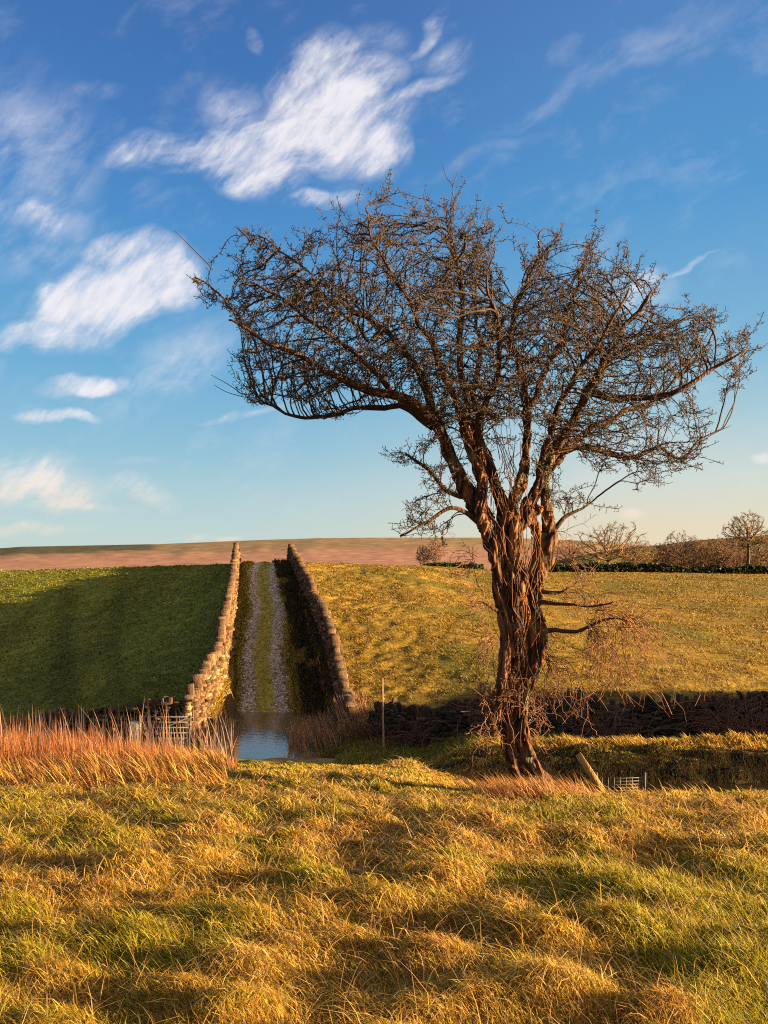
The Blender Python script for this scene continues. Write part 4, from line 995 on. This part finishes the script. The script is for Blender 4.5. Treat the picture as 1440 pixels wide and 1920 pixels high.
far_tree('bare_tree', 1197, 1064, 1012, 62, 116, 2, 'small bare tree close on the right of the broad rounded one', (.16, .10, .04), -.2)
far_tree('bare_tree', 1282, 1064, 1000, 96, 125, 3, 'low wide domed bare tree in front of the brown wood', (.15, .09, .05))
far_tree('bare_tree', 1360, 1066, 1003, 74, 122, 4, 'dark stemmed bare tree between the domed tree and the tallest one', (.14, .075, .045), -.25)
far_tree('bare_tree', 1402, 1060, 962, 88, 126, 5, 'tallest bare tree with an umbrella crown at the right edge', (.15, .10, .045), .0, .36, 1.5)
far_tree('bare_tree', 1068, 1066, 1010, 70, 130, 6, 'pinkish bare tree seen directly beside the hawthorn trunk', (.22, .12, .08))
far_tree('bare_tree', 815, 1056, 1010, 34, 140, 7, 'small bare tree on the skyline left of the hawthorn, nearer to its trunk', (.22, .13, .09), .1)
far_tree('bare_tree', 795, 1056, 1016, 28, 140, 8, 'smallest bare tree on the skyline, farthest left of the hawthorn', (.22, .13, .09), -.1)
# brown wood behind the trees
def wood():
    n = 26000; D = RNG.uniform(150, 330, n); px = RNG.uniform(1225, 1480, n); x = (px-720)/F*D
    k = RNG.random(n) < np.interp(px, [1225, 1250, 1480], [.2, 1, 1]); x, D = x[k], D[k]; n = len(x)
    top = np.interp(720+F*x/D, [1225, 1260, 1330, 1440], [1044, 1024, 1026, 1032])+RNG.uniform(0, 14, n)+8*(vn(x*.12, D*.05, 3)-.3)
    z0 = RNG.uniform(-3, 2.2, n); L = CAMZ-(top-HOR)/F*D-z0
    c = pick(n, [[.12, .075, .035], [.10, .08, .025], [.13, .07, .04]], [2, 2, 2])
    blades('distant_wood', x, D, L, np.full(n, .16), RNG.normal(0, .55, n), RNG.normal(0, .4, n), RNG.uniform(0, .3, n), c*.8, c, 3, z0=z0, clamp=False, label='brown leafless wood behind the bare trees at the right', cat='wood', mat=MW)
wood()
for k_, (px_, bs_, tp_, w_) in enumerate([(1250, 1066, 1016, 60), (1316, 1066, 1006, 70), (1338, 1066, 1014, 50), (1425, 1064, 1012, 70), (1232, 1066, 1030, 40), (1382, 1064, 1016, 60)]):
    far_tree('bare_tree', px_, bs_, tp_, w_, 138+6*(k_ % 3), 20+k_, ['round brown bare tree at the left end of the wood, behind the domed tree', 'brown bare tree filling the gap between the domed tree and the dark stemmed one', 'small brown bare tree tucked behind the left side of the dark stemmed one', 'low brown bare tree under the right side of the tallest umbrella crown', 'lowest brown bare tree at the very left tip of the wood', 'brown bare tree under the left side of the tallest umbrella crown'][k_], (.17, .10, .05), 0, .22)
# field hedges (leafy)
def hedge(name, pxs, D, h, label, n=9000, col=(.028, .032, .012)):
    root = empty(name, tuple(P(pxs[0], 1075, D))); tag(root, label, 'hedge')
    px = RNG.uniform(pxs[0], pxs[1], n); y = D+RNG.normal(0, .35, n); x = (px-720)/F*y; zg = H(x, y)
    hh = h*(.45+.95*fbm(x*.45, x*0, 12, 4)); z = zg+RNG.random(n)**.8*hh
    d = RNG.normal(0, 1, (n, 3)); d /= np.linalg.norm(d, axis=1)[:, None]; e = np.cross(d, RNG.normal(0, 1, (n, 3))); e /= np.linalg.norm(e, axis=1)[:, None]
    c = np.stack([x, y, z], 1)-np.array(root.location); s = RNG.uniform(.08, .24, n)[:, None]
    co = np.stack([c-d*s, c+e*s*.8, c+d*s, c-e*s*.8], 1).reshape(-1, 3)
    cl = np.repeat(np.array(col)[None]*RNG.uniform(.6, 1.7, (n, 1)), 4, axis=0)
    mesh_np('foliage', co, quads=np.arange(n*4).reshape(-1, 4), mat=MG, col=cl, parent=root)
    st = Tubes(); k = 60; xs_ = np.linspace(px.min(), px.max(), k); xx = (xs_-720)/F*D; zz = H(xx, np.full(k, D)); a = np.stack([xx, np.full(k, D), zz-.1], 1)-np.array(root.location); b = a+np.array([0, 0, h*.8])+RNG.normal(0, .2, (k, 3))
    st.edges(a, b, np.full(k, .05), np.full(k, .03), 5, (.05, .035, .02)); tag(st.build('stems', MW, root), kind='stuff')
hedge('field_hedge', (1030, 1520), 107, 1.3, 'long dark trimmed hedge along the far edge of the golden pasture', 14000)
hedge('field_hedge', (795, 905), 92, .75, 'low dark green hedge at the pasture edge left of the hawthorn', 4000, (.045, .075, .02))

# ------------------------------------------------------------------ bramble and small things
def bramble(x, y, r, h, n, label, col=(.11, .06, .045)):
    root = empty('bramble_bush', (x, y, hz(x, y))); tag(root, label, 'bush', 'bare brambles against the right wall')
    t = Tubes(); O = np.array(root.location)
    for k in range(n):
        a = RNG.uniform(0, 6.28); p = np.array([RNG.normal(0, r*.5), RNG.normal(0, .2), 0]); v = np.array([math.cos(a)*.5, math.sin(a)*.3, 1.0]); pts = [p]
        for j in range(8):
            v = v+RNG.normal(0, .22, 3)+np.array([math.cos(a)*.05, 0, -.16]); v /= np.linalg.norm(v); p = p+v*h*RNG.uniform(.12, .26); pts.append(p)
        pts = np.array(pts); g = H(pts[:, 0]+O[0], pts[:, 1]+O[1])-O[2]; pts[:, 2] = np.maximum(pts[:, 2], g)
        rr = np.linspace(.009, .004, len(pts)); t.edges(pts[:-1], pts[1:], rr[:-1], rr[1:], 3, np.array(col)*RNG.uniform(.5, 1.5))
    t.build('bramble_canes', MW, root, smooth=False)
bramble(3.4, 22.4, .9, 1.25, 130, 'tangled bare bramble directly behind the foot of the hawthorn')
bramble(6.2, 21.6, 1.1, 1.0, 110, 'bare bramble against the wall, middle of the row right of the trunk')
bramble(9.7, 21.3, .9, 1.25, 150, 'upright reddish bramble against the wall at the right edge', (.13, .06, .045))
bramble(.9, 23.6, .8, .9, 110, 'brown bramble against the wall between the thin fence post and the trunk')
bramble(-.6, 24.3, .7, .85, 110, 'brown bramble left of the thin fence post', (.11, .06, .04))

def beam(tb, a, b, w, d, col):
    a, b = np.array(a, float), np.array(b, float); v = b-a; v /= np.linalg.norm(v)
    s = np.cross(v, [0, 1, 0]); s /= np.linalg.norm(s); t = np.cross(s, v)
    ws, ds = s*w/2, t*d/2; c_ = .18
    prof = [(-1, -1+c_), (-1+c_, -1), (1-c_, -1), (1, -1+c_), (1, 1-c_), (1-c_, 1), (-1+c_, 1), (-1, 1-c_)]
    k = len(prof); co = np.array([a+ws*p_+ds*q_ for p_, q_ in prof]+[b+ws*p_+ds*q_ for p_, q_ in prof]+[a, b])
    kk = np.arange(k); tb.q.append(np.stack([kk, (kk+1) % k, (kk+1) % k+k, kk+k], 1)+tb.n)
    tb.t.append(np.stack([(kk+1) % k, kk, np.full(k, 2*k)], 1)+tb.n); tb.t.append(np.stack([kk+k, (kk+1) % k+k, np.full(k, 2*k+1)], 1)+tb.n)
    tb.co.append(co); tb.c.append(np.broadcast_to(np.array(col), (len(co), 3))); tb.n += len(co)
def post(name, px, D, toprow, w, label, col, lean=(0, 0), group=None, base=None):
    x = (px-720)/F*D; z = hz(x, D)-.12 if base is None else base; h = CAMZ-(toprow-HOR)/F*D-z
    t = Tubes(); m = 7; pts = [(lean[0]*s_+RNG.normal(0, .006), lean[1]*s_, h*s_) for s_ in np.linspace(0, 1, m)]
    t.poly(pts, [w/2*(1-.12*s_) for s_ in np.linspace(0, 1, m)], 8, col, wob=.2)
    o = t.build(name, MP); o.location = (x, D, z); tag(o, label, 'post', group)
post('fence_post', 719, 22.9, 1272, .065, 'thin upright wooden fence post in front of the dark wall left of the hawthorn', (.26, .15, .08), (-.03, 0))
post('stake', 583, 24.9, 1371, .045, 'short thin stake at the right edge of the puddle', (.2, .16, .14), (.01, 0), base=-4.1)
# leaning timber at the ditch
t = Tubes(); a = P(1133, 1487, 10.6); b = P(1084, 1414, 10.9); O = a.copy()
beam(t, a-O, b-O, .085, .08, (.34, .2, .07)); o = t.build('leaning_post', MP, smooth=False); o.location = tuple(O)
tag(o, 'pale wooden post leaning left over the ditch right of the hawthorn', 'post')
# field gate in front of the left wall
def gate():
    D = 23.2; x0, x1 = (262-720)/F*D, (357-720)/F*D; zb = CAMZ-(1384-HOR)/F*D; zt = CAMZ-(1344-HOR)/F*D
    root = empty('field_gate', (x0, D, zb)); tag(root, 'grey metal field gate behind the dead stems left of the lit wall end', 'gate')
    W_ = x1-x0
    g = Tubes()
    for xx in (0, W_): g.poly([(xx, 0, -.1), (xx, 0, zt-zb+.05)], [.03, .03], 8, (.055, .062, .068))
    g.poly([(0, 0, 0), (W_, 0, zt-zb)], [.016, .016], 6, (.055, .062, .068)); g.build('gate_frame', MM, root)
    for k in range(5):
        z = (zt-zb)*k/4; r_ = Tubes(); r_.poly([(0, 0, z), (W_*.5, .004, z-.006), (W_, 0, z)], [.021]*3, 8, (.07, .08, .085)); r_.build('rail', MM, root)
gate()
# stone stoop left of the gate
stp = np.array([[0, 0, .42]]); o = stones('stone_gatepost', stp, np.array([[.26, .24, .95]]), np.array([.1]), np.array([.02]), np.array([[.08, .08, .08]]), None)
xg = (252-720)/F*23.2; o.location = (xg, 23.2, hz(xg, 23.2)-.1); tag(o, 'squat grey stone gatepost at the left end of the metal gate', 'gatepost')
# wire fence in the ditch
def wire_fence():
    D = 14.0; x0, x1 = (1118-720)/F*D, (1208-720)/F*D; zb = -2.33; zt = CAMZ-(1455-HOR)/F*D
    root = empty('wire_fence', (x0, D, zb)); tag(root, 'low rusty wire netting fence standing in the ditch behind the leaning post', 'fence')
    W_ = x1-x0; h = zt-zb
    for xx in (0, W_):
        p_ = Tubes(); p_.poly([(xx, 0, -.1), (xx+.01, 0, h+.06)], [.03, .025], 7, (.09, .07, .05)); p_.build('post', MP, root)
    w_ = Tubes()
    for k in range(5): w_.poly([(0, 0, h*(k+.5)/5), (W_*.5, 0, h*(k+.5)/5-.012), (W_, 0, h*(k+.5)/5)], [.005]*3, 4, (.12, .11, .10))
    for k in range(1, 8): w_.poly([(W_*k/8, 0, 0), (W_*k/8, 0, h*.92)], [.004]*2, 4, (.12, .11, .10))
    w_.build('wire_netting', MM, root)
wire_fence()
# dead branch caught in the grass
def stick(px0, py0, px1, py1, D, r, label):
    a = P(px0, py0, D); b = P(px1, py1, D); xx, yy = a[0], a[1]
    t = Tubes(); O = a.copy(); m = (a+b)/2+np.array([0, .03, .015]); t.poly(np.array([a, m, b])-O, [r, r*.9, r*.6], 6, (.22, .15, .09), wob=.3)
    v = (b-a); q = m+np.array([v[0]*.2, .05, .08]); t.poly(np.array([m, q])-O, [r*.5, r*.3], 5, (.22, .15, .09))
    o = t.build('dead_branch', MW); o.location = tuple(O); tag(o, label, 'branch')
stick(243, 1630, 272, 1657, 4.02, .004, 'short pale dead branch poking out of the tussocks lower left')
print('built')
